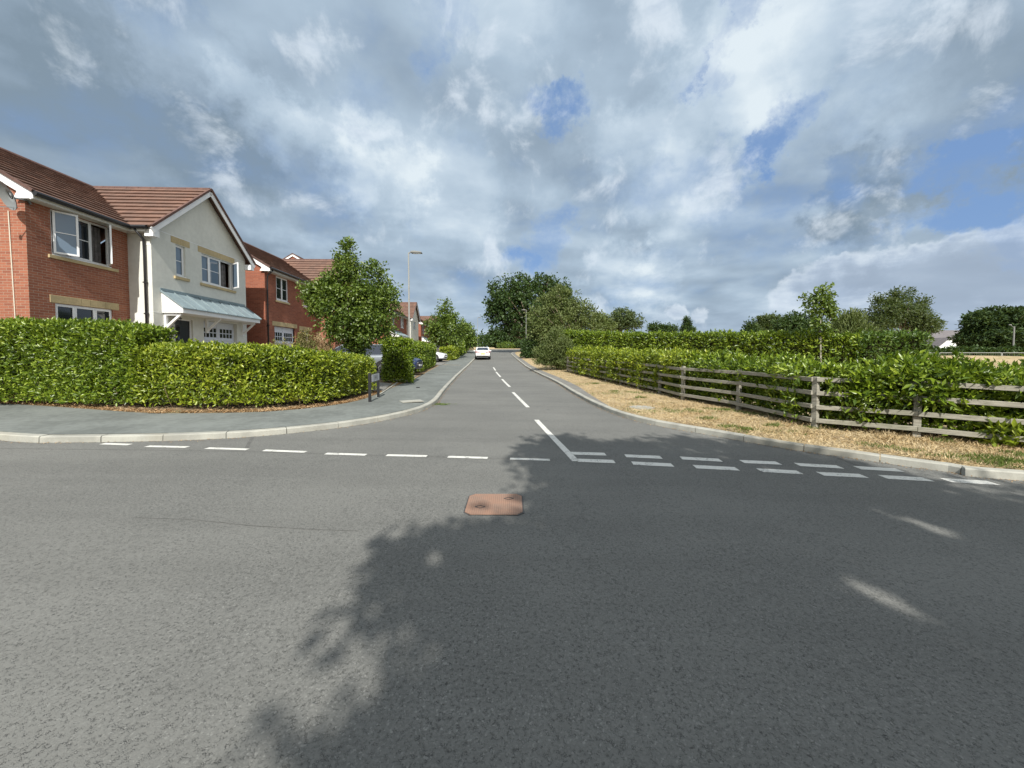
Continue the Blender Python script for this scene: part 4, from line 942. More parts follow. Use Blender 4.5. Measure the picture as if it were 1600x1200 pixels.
def window(root, xf, y0, y1, z0, z1, panes, dep=.09, opened=(), bar=True, glass='window_glass', curtain=()):
    x0, x1 = xf-dep, xf-dep+.055; fw = .055
    b = MB()
    b.box(x0, x1, y0, y1, z0, z0+fw); b.box(x0, x1, y0, y1, z1-fw, z1)
    b.box(x0, x1, y0, y0+fw, z0+fw, z1-fw); b.box(x0, x1, y1-fw, y1, z0+fw, z1-fw)
    edges = [y0+fw/2]; s = sum(panes); W_ = (y1-y0-fw)
    for p in panes: edges.append(edges[-1]+W_*p/s)
    for e in edges[1:-1]: b.box(x0, x1+.003, e-.032, e+.032, z0+fw, z1-fw)
    b.box(x1, xf+.03, y0-.0, y1+.0, z0-.03, z0-.002)
    wn = b.build('window', 'upvc_white', root, bevel=.004)
    for i in range(len(panes)):
        a, c = edges[i]+.03, edges[i+1]-.03
        if i in [o[0] for o in opened]:
            MB().box(x0-.30, x0-.28, a, c, z0+fw, z1-fw).build('dark_opening', 'black_trim', wn)
            cb = MB(); 
            for k in range(7):
                yy = a+(c-a)*(.25+.11*k); cb.box(x0-.16-.02*(k % 2), x0-.15-.02*(k % 2), yy-.045, yy+.045, z0+fw, z1-fw)
            cb.build('curtain', 'curtain', wn)
            continue
        MB().box(x0+.015, x0+.03, a-.01, c+.01, z0+fw-.01, z1-fw+.01).build('pane', glass, wn)
        f = MB(); q = .028; X0_, X1_ = x1-.012, x1+.008
        f.box(X0_, X1_, a-.008, a+q, z0+fw-.008, z1-fw+.008); f.box(X0_, X1_, c-q, c+.008, z0+fw-.008, z1-fw+.008)
        f.box(X0_, X1_, a+q, c-q, z0+fw-.008, z0+fw+q); f.box(X0_, X1_, a+q, c-q, z1-fw-q, z1-fw+.008)
        if bar: f.box(x0+.028, x0+.042, a, c, (z0+z1)/2-.010, (z0+z1)/2+.014)
        f.build('casement', 'upvc_white', wn)
    for (i, hinge, ang) in opened:
        a, c = edges[i]+.02, edges[i+1]-.02; w_ = c-a; f = MB(); q = .05
        f.box(-.02, .025, 0, w_, z0+.03, z0+.03+q); f.box(-.02, .025, 0, w_, z1-.03-q, z1-.03); f.box(-.02, .025, 0, q, z0+.03+q, z1-.03-q); f.box(-.02, .025, w_-q, w_, z0+.03+q, z1-.03-q)
        if bar: f.box(-.005, .018, q, w_-q, (z0+z1)/2-.010, (z0+z1)/2+.014)
        f.mi = 1; f.box(-.006, .006, q-.01, w_-q+.01, z0+.07, z1-.07)
        o = f.build('open_casement', ['upvc_white', 'pane_sky_tint'], wn)
        if hinge == 'lo': o.location = (xf+.0, a, 0); o.rotation_euler = (0, 0, -ang)
        else:
            for v in o.data.vertices: v.co.y -= w_
            o.location = (xf+.0, c, 0); o.rotation_euler = (0, 0, ang)
    return wn
def stone(root, nm, x, y0, y1, z0, z1, proud=.012, splits=()):
    b = MB(); e = [y0, *splits, y1]
    for i in range(len(e)-1): b.box(x-.06, x+proud, e[i]+(.004 if i else 0), e[i+1]-.003, z0, z1)
    return b.build(nm, 'sandstone', root, bevel=.004)
def garage_door(root, x, y0, y1, z0, z1, zp0, zp1):
    b = MB(); b.box(x-.03, x, y0, y1, z0, z1)
    mid = (y0+y1)/2
    for (a, c) in ((y0, y0+.07), (mid-.07, mid-.005), (mid+.005, mid+.07), (y1-.07, y1)): b.box(x, x+.02, a, c, z0, z1)
    b.box(x+.001, x+.02, y0+.07, mid-.07, zp0-.12, zp0-.04); b.box(x+.001, x+.02, mid+.07, y1-.07, zp0-.12, zp0-.04)
    b.box(x+.001, x+.02, y0+.07, mid-.07, z1-.07, z1); b.box(x+.001, x+.02, mid+.07, y1-.07, z1-.07, z1)
    g = b.build('garage_door', 'garage_white', root)
    p = MB()
    for s0, s1 in ((y0+.09, mid-.09), (mid+.09, y1-.09)):
        w_ = (s1-s0)/4
        for k in range(4):
            for r in range(2):
                zz0 = zp0+(zp1-zp0)*r/2+.02; zz1 = zp0+(zp1-zp0)*(r+1)/2-.02
                p.box(x+.004, x+.010, s0+k*w_+.03, s0+(k+1)*w_-.03, zz0, zz1)
    p.build('garage_pane', 'window_glass', g)
    MB().box(x+.02, x+.05, mid-.02, mid+.02, z0+.9, z0+1.02).build('garage_handle', 'black_trim', g)
def canopy(root, xf, y0, y1, zt, zb, prot, seams=8, brackets=(), fh=.18, bz=.62):
    b = MB(); c = b.prism([(xf, zb), (xf+prot, zb), (xf+prot, zb+fh), (xf, zt-.04)], 'y', y0+.02, y1-.02)
    cn = b.build('canopy', 'fascia_white', root, bevel=.005)
    r = MB(); r.hexa([(xf, y0-.03, zt-.03), (xf+prot+.05, y0-.03, zb+fh-.02), (xf+prot+.05, y1+.03, zb+fh-.02), (xf, y1+.03, zt-.03)],
                     [(xf, y0-.03, zt), (xf+prot+.05, y0-.03, zb+fh+.012), (xf+prot+.05, y1+.03, zb+fh+.012), (xf, y1+.03, zt)])
    r.box(xf, xf+.02, y0-.03, y1+.03, zt, zt+.10)
    cr = r.build('canopy_roof', 'canopy_metal', cn)
    s = MB()
    for k in range(seams+1):
        y = y0-.01+(y1-y0+.02)*k/seams
        MB().bar((xf+.01, y, zt+.015), (xf+prot+.05, y, zb+fh+.027), .022, .035).build('standing_seam', 'seam_metal', cn)
    for y in brackets:
        k = MB(); k.box(xf, xf+.08, y-.045, y+.045, zb-bz, zb-.003); k.box(xf+.08, xf+prot*.8, y-.045, y+.045, zb-.085, zb-.003)
        k.bar((xf+.06, y, zb-bz+.10), (xf+prot*.72, y, zb-.07), .075, .075)
        k.build('bracket', 'fascia_white', cn)
    return cn
def pipe(root, pts, r=.036):
    o = MB().tube(pts, r, 10).build('downpipe', 'black_plastic', root, smooth=True)
    k = MB()
    for i in range(4):
        z = pts[-1][2]+.8+i*1.1; k.box(pts[-1][0]-.05, pts[-1][0]+.05, pts[-1][1]-.045, pts[-1][1]+.06, z, z+.04)
    k.build('pipe_clip', 'black_plastic', o)
EAV, RDG, RX = 5.14, 7.55, -3.6
def house(name, label, X0, Y0, z, L, W, p, brick='red_brick', gmat='render_cream', wins=(), gwins=(), D=7.2, group=None, gutter_pipe=None, canopies=(), doors=(), garages=(), detail=True, gextra=None):
    root = empty(name, (X0-.0417*Y0, Y0, z), R(2.39), label=label, cat='house', group=group)
    T_ = L+W; c = L+W/2; base = -1.2
    sl_ = (RDG-EAV)/(.3-RX)
    def zmain(x): return EAV+(.3-x)*sl_-.06
    holes = [(w_[0], w_[1], w_[2], w_[3]) for w_ in wins]+[(d_[0], d_[1], base, d_[2]) for d_ in doors if not d_[3]]+[(g_[0], g_[1], base, g_[2]) for g_ in garages if not g_[5]]
    b = MB(); front_wall(b, 0, 0, L, base, EAV-.12, holes)
    b.add([(0, 0, base), (0, 0, EAV-.02), (RX, 0, RDG-.08), (-D, 0, EAV-.02), (-D, 0, base)], [(0, 1, 2, 3, 4)])
    b.add([(0, T_, base), (0, T_, EAV-.02), (RX, T_, RDG-.08), (-D, T_, EAV-.02), (-D, T_, base)], [(0, 1, 2, 3, 4)])
    b.add([(-D, 0, base), (-D, T_, base), (-D, T_, EAV-.1), (-D, 0, EAV-.1)], [(0, 1, 2, 3)])
    b.build('wall', brick, root, fix=False)
    gh = [(w_[0], w_[1], w_[2], w_[3]) for w_ in gwins]+[(d_[0], d_[1], base, d_[2]) for d_ in doors if d_[3]]+[(g_[0], g_[1], base, g_[2]) for g_ in garages if g_[5]]
    b = MB(); front_wall(b, p, L, T_, base, EAV-.12, gh, dep=.2)
    zg = EAV-.12; top = RDG-.12; hh = W/2
    k_ = (RDG-EAV)/(W/2+.25); zc = RDG-.06-k_*hh
    b.add([(p, L, zg), (p, T_, zg), (p, T_, zc), (p, c, RDG-.08), (p, L, zc)], [(0, 1, 2, 3, 4)])
    b.add([(p, L, base), (p, L, zc), (-.02, L, zc), (-.02, L, base)], [(0, 1, 2, 3)]); b.add([(p, T_, base), (p, T_, zc), (-.02, T_, zc), (-.02, T_, base)], [(0, 1, 2, 3)])
    b.build('gable_wall', gmat, root, fix=False)
    # roof
    r = MB(); ye = -.10
    tile_slope(r, (.34, ye, EAV-.03), (.34, T_+.10, EAV-.03), (RX, ye, RDG)); tile_slope(r, (-D-.35, ye, EAV-.03), (-D-.35, T_+.1, EAV-.03), (RX, ye, RDG))
    rf = r.build('roof', 'roof_tile', root)
    xe = p+.28
    r = MB(); ew = W/2+.25
    tile_slope(r, (RX+.1, c-ew-.03, EAV-.03), (xe, c-ew-.03, EAV-.03), (RX+.1, c, RDG+.012)); tile_slope(r, (xe, c+ew+.03, EAV-.03), (RX+.1, c+ew+.03, EAV-.03), (xe, c, RDG+.012))
    r.build('gable_roof', 'roof_tile', root)
    r = MB(); n = int(T_/.45)
    for i in range(n): 
        a_ = ye+(T_+.2)*i/n; e_ = ye+(T_+.2)*(i+1)/n-.008; r.tube([(RX, a_, RDG-.03), (RX, e_, RDG-.03)], .10, 10)
    n = int((xe-RX)/.45)
    for i in range(n):
        a_ = RX+(xe-RX)*i/n; e_ = RX+(xe-RX)*(i+1)/n-.008; r.tube([(a_, c, RDG-.02), (e_, c, RDG-.02)], .10, 10)
    # valley
    r.build('ridge_tile', 'ridge_tile', root)
    # verge caps (dark) on the gable and side
    for sg in (-1, 1):
        MB().bar((xe+.02, c, RDG+.03), (xe+.02, c+sg*(ew+.05), EAV-.01), .09, .075, up=(0, 0, 1)).build('verge_cap', 'ridge_tile', root)
    MB().bar((.36, ye-.01, EAV+.0), (RX, ye-.01, RDG+.03), .08, .075).build('verge_cap', 'ridge_tile', root)
    MB().bar((-D-.36, ye-.01, EAV+.0), (RX, ye-.01, RDG+.03), .08, .075).build('verge_cap', 'ridge_tile', root)
    # white barge boards and fascias
    for sg in (-1, 1):
        f = MB(); f.bar((xe, c, RDG-.13), (xe, c+sg*(ew+.02), EAV-.16), .03, .19)
        f.box(p-.02, xe-.005, c+sg*(ew-.02)-.26*(sg > 0), c+sg*(ew-.02)+.26*(sg < 0), EAV-.34, EAV-.10); f.build('barge_board', 'fascia_white', root)
    MB().bar((.33, ye+.01, EAV-.14), (RX, ye+.01, RDG-.12), .03, .20).build('barge_board', 'fascia_white', root); MB().bar((-D-.33, ye+.01, EAV-.14), (RX, ye+.01, RDG-.12), .03, .20).build('barge_board', 'fascia_white', root)
    f = MB(); f.prism([(-.18, EAV-.20), (.34, EAV-.20), (.34, EAV-.04), (.0, EAV+.12)], 'y', ye-.006, ye+.02)
    f.build('eaves_box_end', 'fascia_white', root)
    f = MB(); f.box(.30, .325, ye+.02, c-ew-.0, EAV-.20, EAV-.03); f.box(.0, .299, ye+.03, L-.002, EAV-.20, EAV-.185)
    f.box(.325, p+.05, c-ew-.035, c-ew-.012, EAV-.20, EAV-.03); f.box(.3, p, c-ew-.01, L-.003, EAV-.20, EAV-.185)
    f.build('soffit', 'soffit', root)
    g = MB(); g.tube([(.40, ye-.02, EAV-.055), (.40, c-ew-.07, EAV-.065)], .072, 8); g.tube([(.40, c-ew-.09, EAV-.06), (xe-.12, c-ew-.09, EAV-.06)], .066, 8)
    g.build('gutter', 'black_plastic', root); MB().tube([(xe-.12, c+ew+.09, EAV-.06), (-.2, c+ew+.09, EAV-.06)], .056, 8).build('gutter', 'black_plastic', root)
    if gutter_pipe: pipe(root, gutter_pipe)
    for w_ in wins: window(root, 0, *w_[:4], w_[4], opened=w_[5] if len(w_) > 5 else ())
    for w_ in gwins: window(root, p, *w_[:4], w_[4], opened=w_[5] if len(w_) > 5 else (), dep=.13, glass='pane_sky_tint' if gmat == 'render_cream' else 'window_glass')
    for (y0, y1, zt, on) in doors:
        x = (p if on else 0)-.10
        b = MB(); b.box(x-.04, x, y0+.05, y1-.05, base, zt-.05); d_ = b.build('front_door', 'door_black', root)
        q = MB(); q.box(x-.03, x+.03, y0, y0+.05, base, zt); q.box(x-.03, x+.03, y1-.05, y1, base, zt); q.box(x-.03, x+.03, y0+.05, y1-.05, zt-.05, zt); q.build('door_frame', 'fascia_white', d_)
        k = MB(); k.box(x, x+.015, y0+.2, y0+.32, .9, 1.75); k.build('door_pane', 'window_glass', d_); k = MB(); k.box(x, x+.03, (y0+y1)/2-.02, (y0+y1)/2+.02, 1.0, 1.25); k.build('door_handle', 'galvanised', d_)
    for (y0, y1, zt, zp0, zp1, on) in garages: garage_door(root, (p if on else 0)-.16, y0+.02, y1-.02, base, zt-.01, zp0, zp1)
    for c_ in canopies: canopy(root, **c_)
    return root
H1 = house('house', 'nearest house, red brick with a cream rendered gable and satellite dish', -13.0, 10.76, .85, 2.95, 5.12, .8,
           wins=[(.60, 2.32, 3.62, EAV-.21, [1, 1, 1], [(0, 'lo', R(32)), (2, 'hi', R(50))]), (.63, 2.33, .85, 2.19, [1, 1.15, 1])],
           gwins=[(4.0, 4.45, 3.70, 4.88, [1]), (5.29, 7.17, 3.68, 4.88, [.8, 1.15, 1.2], [(2, 'hi', R(53))])],
           gutter_pipe=[(.52, 2.62, EAV-.10), (.62, 2.86, EAV-.42), (.62, 2.875, 4.3), (.62, 2.875, -.9)],
           canopies=[dict(xf=.8, y0=3.28, y1=7.92, zt=3.0, zb=2.2, prot=.75, seams=8, brackets=(3.42, 5.42, 7.72))],
           doors=[(3.86, 4.72, 2.06, True)], garages=[(5.3, 7.36, 2.1, 1.41, 1.84, True)])
stone(H1, 'sill', 0, .50, 2.55, 3.49, 3.585, .05); stone(H1, 'lintel', 0, .50, 2.55, 2.195, 2.42, .012, splits=(1.35, 1.62, 2.1))
stone(H1, 'lintel', .8, 3.79, 4.68, 4.90, 5.14, .012, splits=(4.22,)); stone(H1, 'lintel', .8, 5.10, 7.30, 4.90, 5.14, .012, splits=(6.35,))
stone(H1, 'sill', .8, 3.88, 4.58, 3.56, 3.665, .06); stone(H1, 'sill', .8, 5.17, 7.30, 3.54, 3.645, .06)
b = MB(); b.box(.8, .806, 2.96, 8.06, 5.155, 5.175); b.box(.8, .806, 2.96, 3.25, 2.19, 2.205); b.box(.5, .79, 2.944, 2.949, 2.19, 2.205); b.box(.64, .80, 2.943, 2.949, 4.55, 4.60)
b.build('render_bead', 'fascia_white', H1)
# carriage lantern by the front door
b = MB(); b.tube([(.82, 3.70, 1.72), (.95, 3.70, 1.70), (1.02, 3.70, 1.78)], .018, 6); b.box(.96, 1.10, 3.63, 3.77, 1.8, 1.82); b.box(.94, 1.12, 3.61, 3.79, 2.02, 2.04); b.prism([(.94, 2.04), (1.12, 2.04), (1.03, 2.13)], 'y', 3.62, 3.78)
for sx in (.965, 1.095):
    for sy in (3.635, 3.765): b.bar((sx, sy, 1.82), (sx, sy, 2.02), .012, .012)
b.build('wall_lantern', 'black_trim', H1)
# satellite dish and cable on the side wall
b = MB(); vs = [(0, 0, 0)]; fs = []
for r_ in range(1, 5):
    for k in range(20):
        a = 2*math.pi*k/20; q = r_/4; vs.append((math.cos(a)*.32*q, -.09*q*q, math.sin(a)*.36*q))
fs += [(0, 1+k, 1+(k+1) % 20) for k in range(20)]
for r_ in range(3): fs += [(1+r_*20+k, 1+r_*20+(k+1) % 20, 1+(r_+1)*20+(k+1) % 20, 1+(r_+1)*20+k) for k in range(20)]
b.add(vs, fs); b.add([(v[0], v[1]+.012, v[2]) for v in vs], [f[::-1] for f in fs])
dish = b.build('satellite_dish', 'dish_grey', H1, smooth=True, fix=False); dish.location = (.14, -.42, 4.88); dish.rotation_euler = (R(22), 0, R(-22))
b = MB(); b.bar((0, 0, -.3), (-.12, -.42, -.22), .02, .02); b.box(-.16, -.10, -.46, -.40, -.26, -.14); b.bar((0, 0, -.05), (-.28, .40, -.1), .035, .035); b.box(-.34, -.24, .38, .41, -.2, 0); b.build('dish_arm', 'dish_grey', dish)
MB().tube([(-.42, -.02, 4.62), (-.40, -.012, 3.0), (-.34, -.012, -.8)], .012, 6).build('aerial_cable', 'cable', H1)
H2 = house('house', 'second red brick house with a white garage door, partly behind the young tree', -12.1, 20.25, .95, 5.75, 5.2, 1.2, brick='deep_red_brick', gmat='red_brick',
           wins=[(1.05, 2.25, 3.62, EAV-.21, [1, 1]), (4.05, 4.7, 3.62, EAV-.21, [1])], gwins=[(7.5, 9.3, 3.7, 4.88, [1, 1, 1]), (7.5, 9.3, .9, 2.1, [1, 1, 1])],
           gutter_pipe=[(.38, .12, EAV-.10), (.09, .10, EAV-.42), (.07, .10, 4.3), (.07, .10, -.9)], doors=[(3.65, 4.6, 2.1, False)], garages=[(.80, 3.0, 2.16, 1.35, 1.85, False)])
stone(H2, 'sill', 0, .93, 2.38, 3.49, 3.585, .05); stone(H2, 'sill', 0, 3.95, 4.82, 3.49, 3.585, .05); stone(H2, 'lintel', 0, .6, 3.2, 2.165, 2.41, .012, splits=(1.9,)); stone(H2, 'lintel', 0, 3.45, 5.1, 2.11, 2.35, .012)
H3 = house('house', 'third house, brick with a grey canopy and a narrow pale gable behind the lamp post', -12.0, 43.0, 1.35, 8.8, 5.1, .55, brick='deep_red_brick', gmat='render_cream',
           wins=[(1.5, 2.6, 3.62, EAV-.21, [1, 1]), (5.6, 7.2, 3.62, EAV-.21, [1, 1, 1]), (1.4, 2.8, .9, 2.15, [1, 1])], gwins=[(10.6, 12.1, 3.7, 4.88, [1, 1])], doors=[(4.4, 5.3, 2.05, False)],
           canopies=[dict(xf=0, y0=.7, y1=6.0, zt=3.0, zb=2.25, prot=1.0, seams=7, brackets=(.9, 5.8))])
H4 = house('house', 'fourth brick house with a red roof, behind the distant street tree', -11.6, 59.5, 1.35, 11.5, 5.1, .6, brick='deep_red_brick', gmat='deep_red_brick',
           wins=[(1.5, 2.5, 3.62, EAV-.21, [1]), (5.0, 7.5, 3.62, EAV-.21, [1, 1, 1]), (8.5, 10.0, 3.62, EAV-.21, [1, 1])], gwins=[(13.0, 14.8, 3.7, 4.88, [1, 1])], canopies=[dict(xf=0, y0=.7, y1=5.0, zt=3.0, zb=2.25, prot=1.0, seams=5, brackets=(.9, 4.8))])
H5 = house('house', 'house set back behind the row with only its gable peak showing over a roof', -17.75, 41.0, 4.6, 4.5, 5.0, .3, brick='deep_red_brick', gmat='deep_red_brick', wins=[], gwins=[(5.6, 7.4, 3.7, 4.8, [1, 1])])
for h in (H1, H2, H3, H4, H5): h['group'] = 'houses along the left side of the street'
# white cottage and barn in the far right
t = empty('cottage', (83, 73, G(83, 73)), label='white gabled cottage with one dark window beyond the dry field', cat='house')
b = MB(); b.prism([(-2.2, 0), (2.2, 0), (2.2, 1.9), (0, 3.6), (-2.2, 1.9)], 'y', 0, 7); b.build('wall', 'house_white', t)
b = MB(); b.bar((0, 3.5, 3.72), (2.5, 3.5, 1.72), 7.3, .12); b.bar((0, 3.5, 3.72), (-2.5, 3.5, 1.72), 7.3, .12); b.build('roof', 'slate_roof', t)
b = MB(); b.box(-.2, .9, -.03, .0, .5, 1.6); w_ = b.build('window', 'window_glass', t); b = MB(); b.box(.32, .38, -.05, -.03, .5, 1.6); b.box(-.26, -.2, -.05, -.0, .45, 1.65); b.box(.9, .96, -.05, -.0, .45, 1.65); b.box(-.2, .32, -.045, -.03, 1.02, 1.07); b.build('frame', 'upvc_white', w_)
t = empty('barn', (92, 82, G(92, 82)), label='long low slate roofed building behind the white cottage', cat='building')
b = MB(); b.box(-7, 7, 0, 7, 0, 3.6); b.build('wall', 'grey_stone', t); b = MB(); b.prism([(-.3, 3.5), (3.5, 5.9), (7.3, 3.5)], 'x', -7.3, 7.3); b.build('roof', 'slate_roof', t)
b = MB(); b.box(-4, -3, -.03, 0, 1, 2.2); b.box(2, 3, -.03, 0, 1, 2.2); b.build('window', 'window_glass', t)
t = empty('stone_building', (79, 57, G(79, 57)), label='grey stone building at the extreme right edge behind a pole', cat='building')
b = MB(); b.box(-1.6, 6, 0, 5, 0, 2.9); b.build('wall', 'grey_stone', t); b = MB(); b.prism([(-.2, 2.9), (2.5, 4.2), (5.2, 2.9)], 'x', -1.8, 6.2); b.build('roof', 'slate_roof', t)
b = MB(); b.box(1, 2, -.03, 0, 1.2, 2.3); b.build('window', 'window_glass', t)
hedge('field_hedge', 'dark low hedge along the far side of the dry field', [(34, 46), (50, 47), (75, 47)], 1.6, [.85, 1.0, 1.0], 60, .45, .25, 'dark_leaf', stems=False, rough_amp=.2)
# metal fence panels in the field
for k in range(5):
    x0 = 42+k*7.2; t = empty('mesh_fence_panel', (x0, 44.2, G(x0+3, 44.2)), label='thin grey metal site fence panel on the dry field', cat='fence panel', group='site fence panels')
    b = MB(); b.tube([(0, 0, 0), (0, 0, 1.0)], .03, 6); b.tube([(7.1, 0, 0), (7.1, 0, 1.0)], .03, 6); b.tube([(0, 0, 1.0), (7.1, 0, 1.0)], .03, 6); b.tube([(0, 0, .1), (7.1, 0, .1)], .02, 6); b.build('frame', 'galvanised', t)
    b = MB()
    for j in range(1, 36): b.bar((j*.2, 0, .1), (j*.2, 0, 1.0), .006, .006)
    b.build('mesh', 'galvanised', t)
t = hit(1583, 549, lambda X, Y: bank(X, Y)+0, tmax=90) if False else Vector((atY(1583, 549, 49).x, 49, G(64, 49)))
b = MB(); b.tube([(0, 0, 0), (0, 0, 4.3)], [.09, .07], 8); pl_ = empty('telegraph_pole', t, label='pale wooden pole in front of the stone building at the right edge', cat='pole'); b.build('pole', 'pole_grey', pl_); b = MB(); b.bar((0, 0, 4.1), (-.5, 0, 4.5), .04, .04); b.box(-.7, -.4, -.05, .05, 4.45, 4.55); b.build('lamp_arm', 'pole_grey', pl_)

# ------------------------------------------------------------------ lamp posts
def lamp(px, Y, label, h=6.0, side=1, z=None, rot=0.):
    x = (px-800)/F*Y; z = G(x, Y) if z is None else z
    t = empty('lamp_post', (x, Y, z), rot, label=label, cat='lamp post', group='street lamps')
    MB().tube([(0, 0, -.1), (0, 0, 1.35), (0, 0, 1.42), (0, 0, h)], [.066, .062, .042, .03], 12).build('pole', 'pole_grey', t, smooth=True)
    MB().box(-.04, .04, -.085, -.07, .5, 1.0).build('access_door', 'pole_grey', t)
    b = MB(); b.tube([(0, 0, h-.02), (side*.16, 0, h+.03)], .03, 8); b.build('arm', 'pole_grey', t)
    b = MB(); b.prism([(side*.12, h-.02), (side*.62, h-.03), (side*.62, h+.02), (side*.3, h+.07), (side*.12, h+.06)], 'y', -.13, .13); hd = b.build('lamp_head', 'pole_grey', t, bevel=.01)
    b = MB(); b.box(min(side*.22, side*.58), max(side*.22, side*.58), -.10, .10, h-.036, h-.024); b.build('lamp_glass', 'lamp_glass', hd)
    return t
lamp(640, 18.05, 'nearest lamp post, tall grey pole behind the square cut hedge')
lamp(746.5, 70, 'distant lamp post left of the road beyond the driving white car')
lamp(822, 50, 'lamp post on the right verge against the dark shrubs', side=-1)
lamp(771.5, 118, 'farthest pale lamp post under the dark trees at the road end', side=-1, h=5)
lamp(797.5, 102, 'pale lamp post below the oak on the far verge', side=-1, h=5)

# ------------------------------------------------------------------ street name sign
a = hit(578, 628, bank); c_ = hit(592, 620, bank); dv = (c_-a); dv.z = 0; Ls = 1.12; dv.normalize()
sg = empty('street_name_sign', (a.x, a.y, a.z), math.atan2(dv.y, dv.x), label='low street name sign on two black posts at the end of the low hedge', cat='street sign')
for sx in (0, Ls): MB().box(sx-.04, sx+.04, -.035, .035, -.1, .80).build('post', 'black_plastic', sg, bevel=.006)
MB().box(-.04+.08, Ls-.04, -.045, -.036, .53, .76).build('backing_board', 'black_plastic', sg)
pl_ = MB().box(.06, Ls-.06, -.051, -.046, .545, .745).build('name_plate', 'sign_plate', sg)
fc = bpy.data.curves.new('lettering', 'FONT'); fc.body = 'E W E'; fc.size = .20; fc.extrude = .001; fc.align_x = 'CENTER'
tmp = bpy.data.objects.new('tmp', fc); C.objects.link(tmp); bpy.context.view_layer.update()
me = bpy.data.meshes.new_from_object(tmp.evaluated_get(bpy.context.evaluated_depsgraph_get())); bpy.data.objects.remove(tmp)
me.materials.clear(); me.materials.append(M['black_plastic']); lt = link('lettering', me, pl_); lt.location = (Ls/2, -.0525, .575); lt.rotation_euler = (R(90), 0, 0)

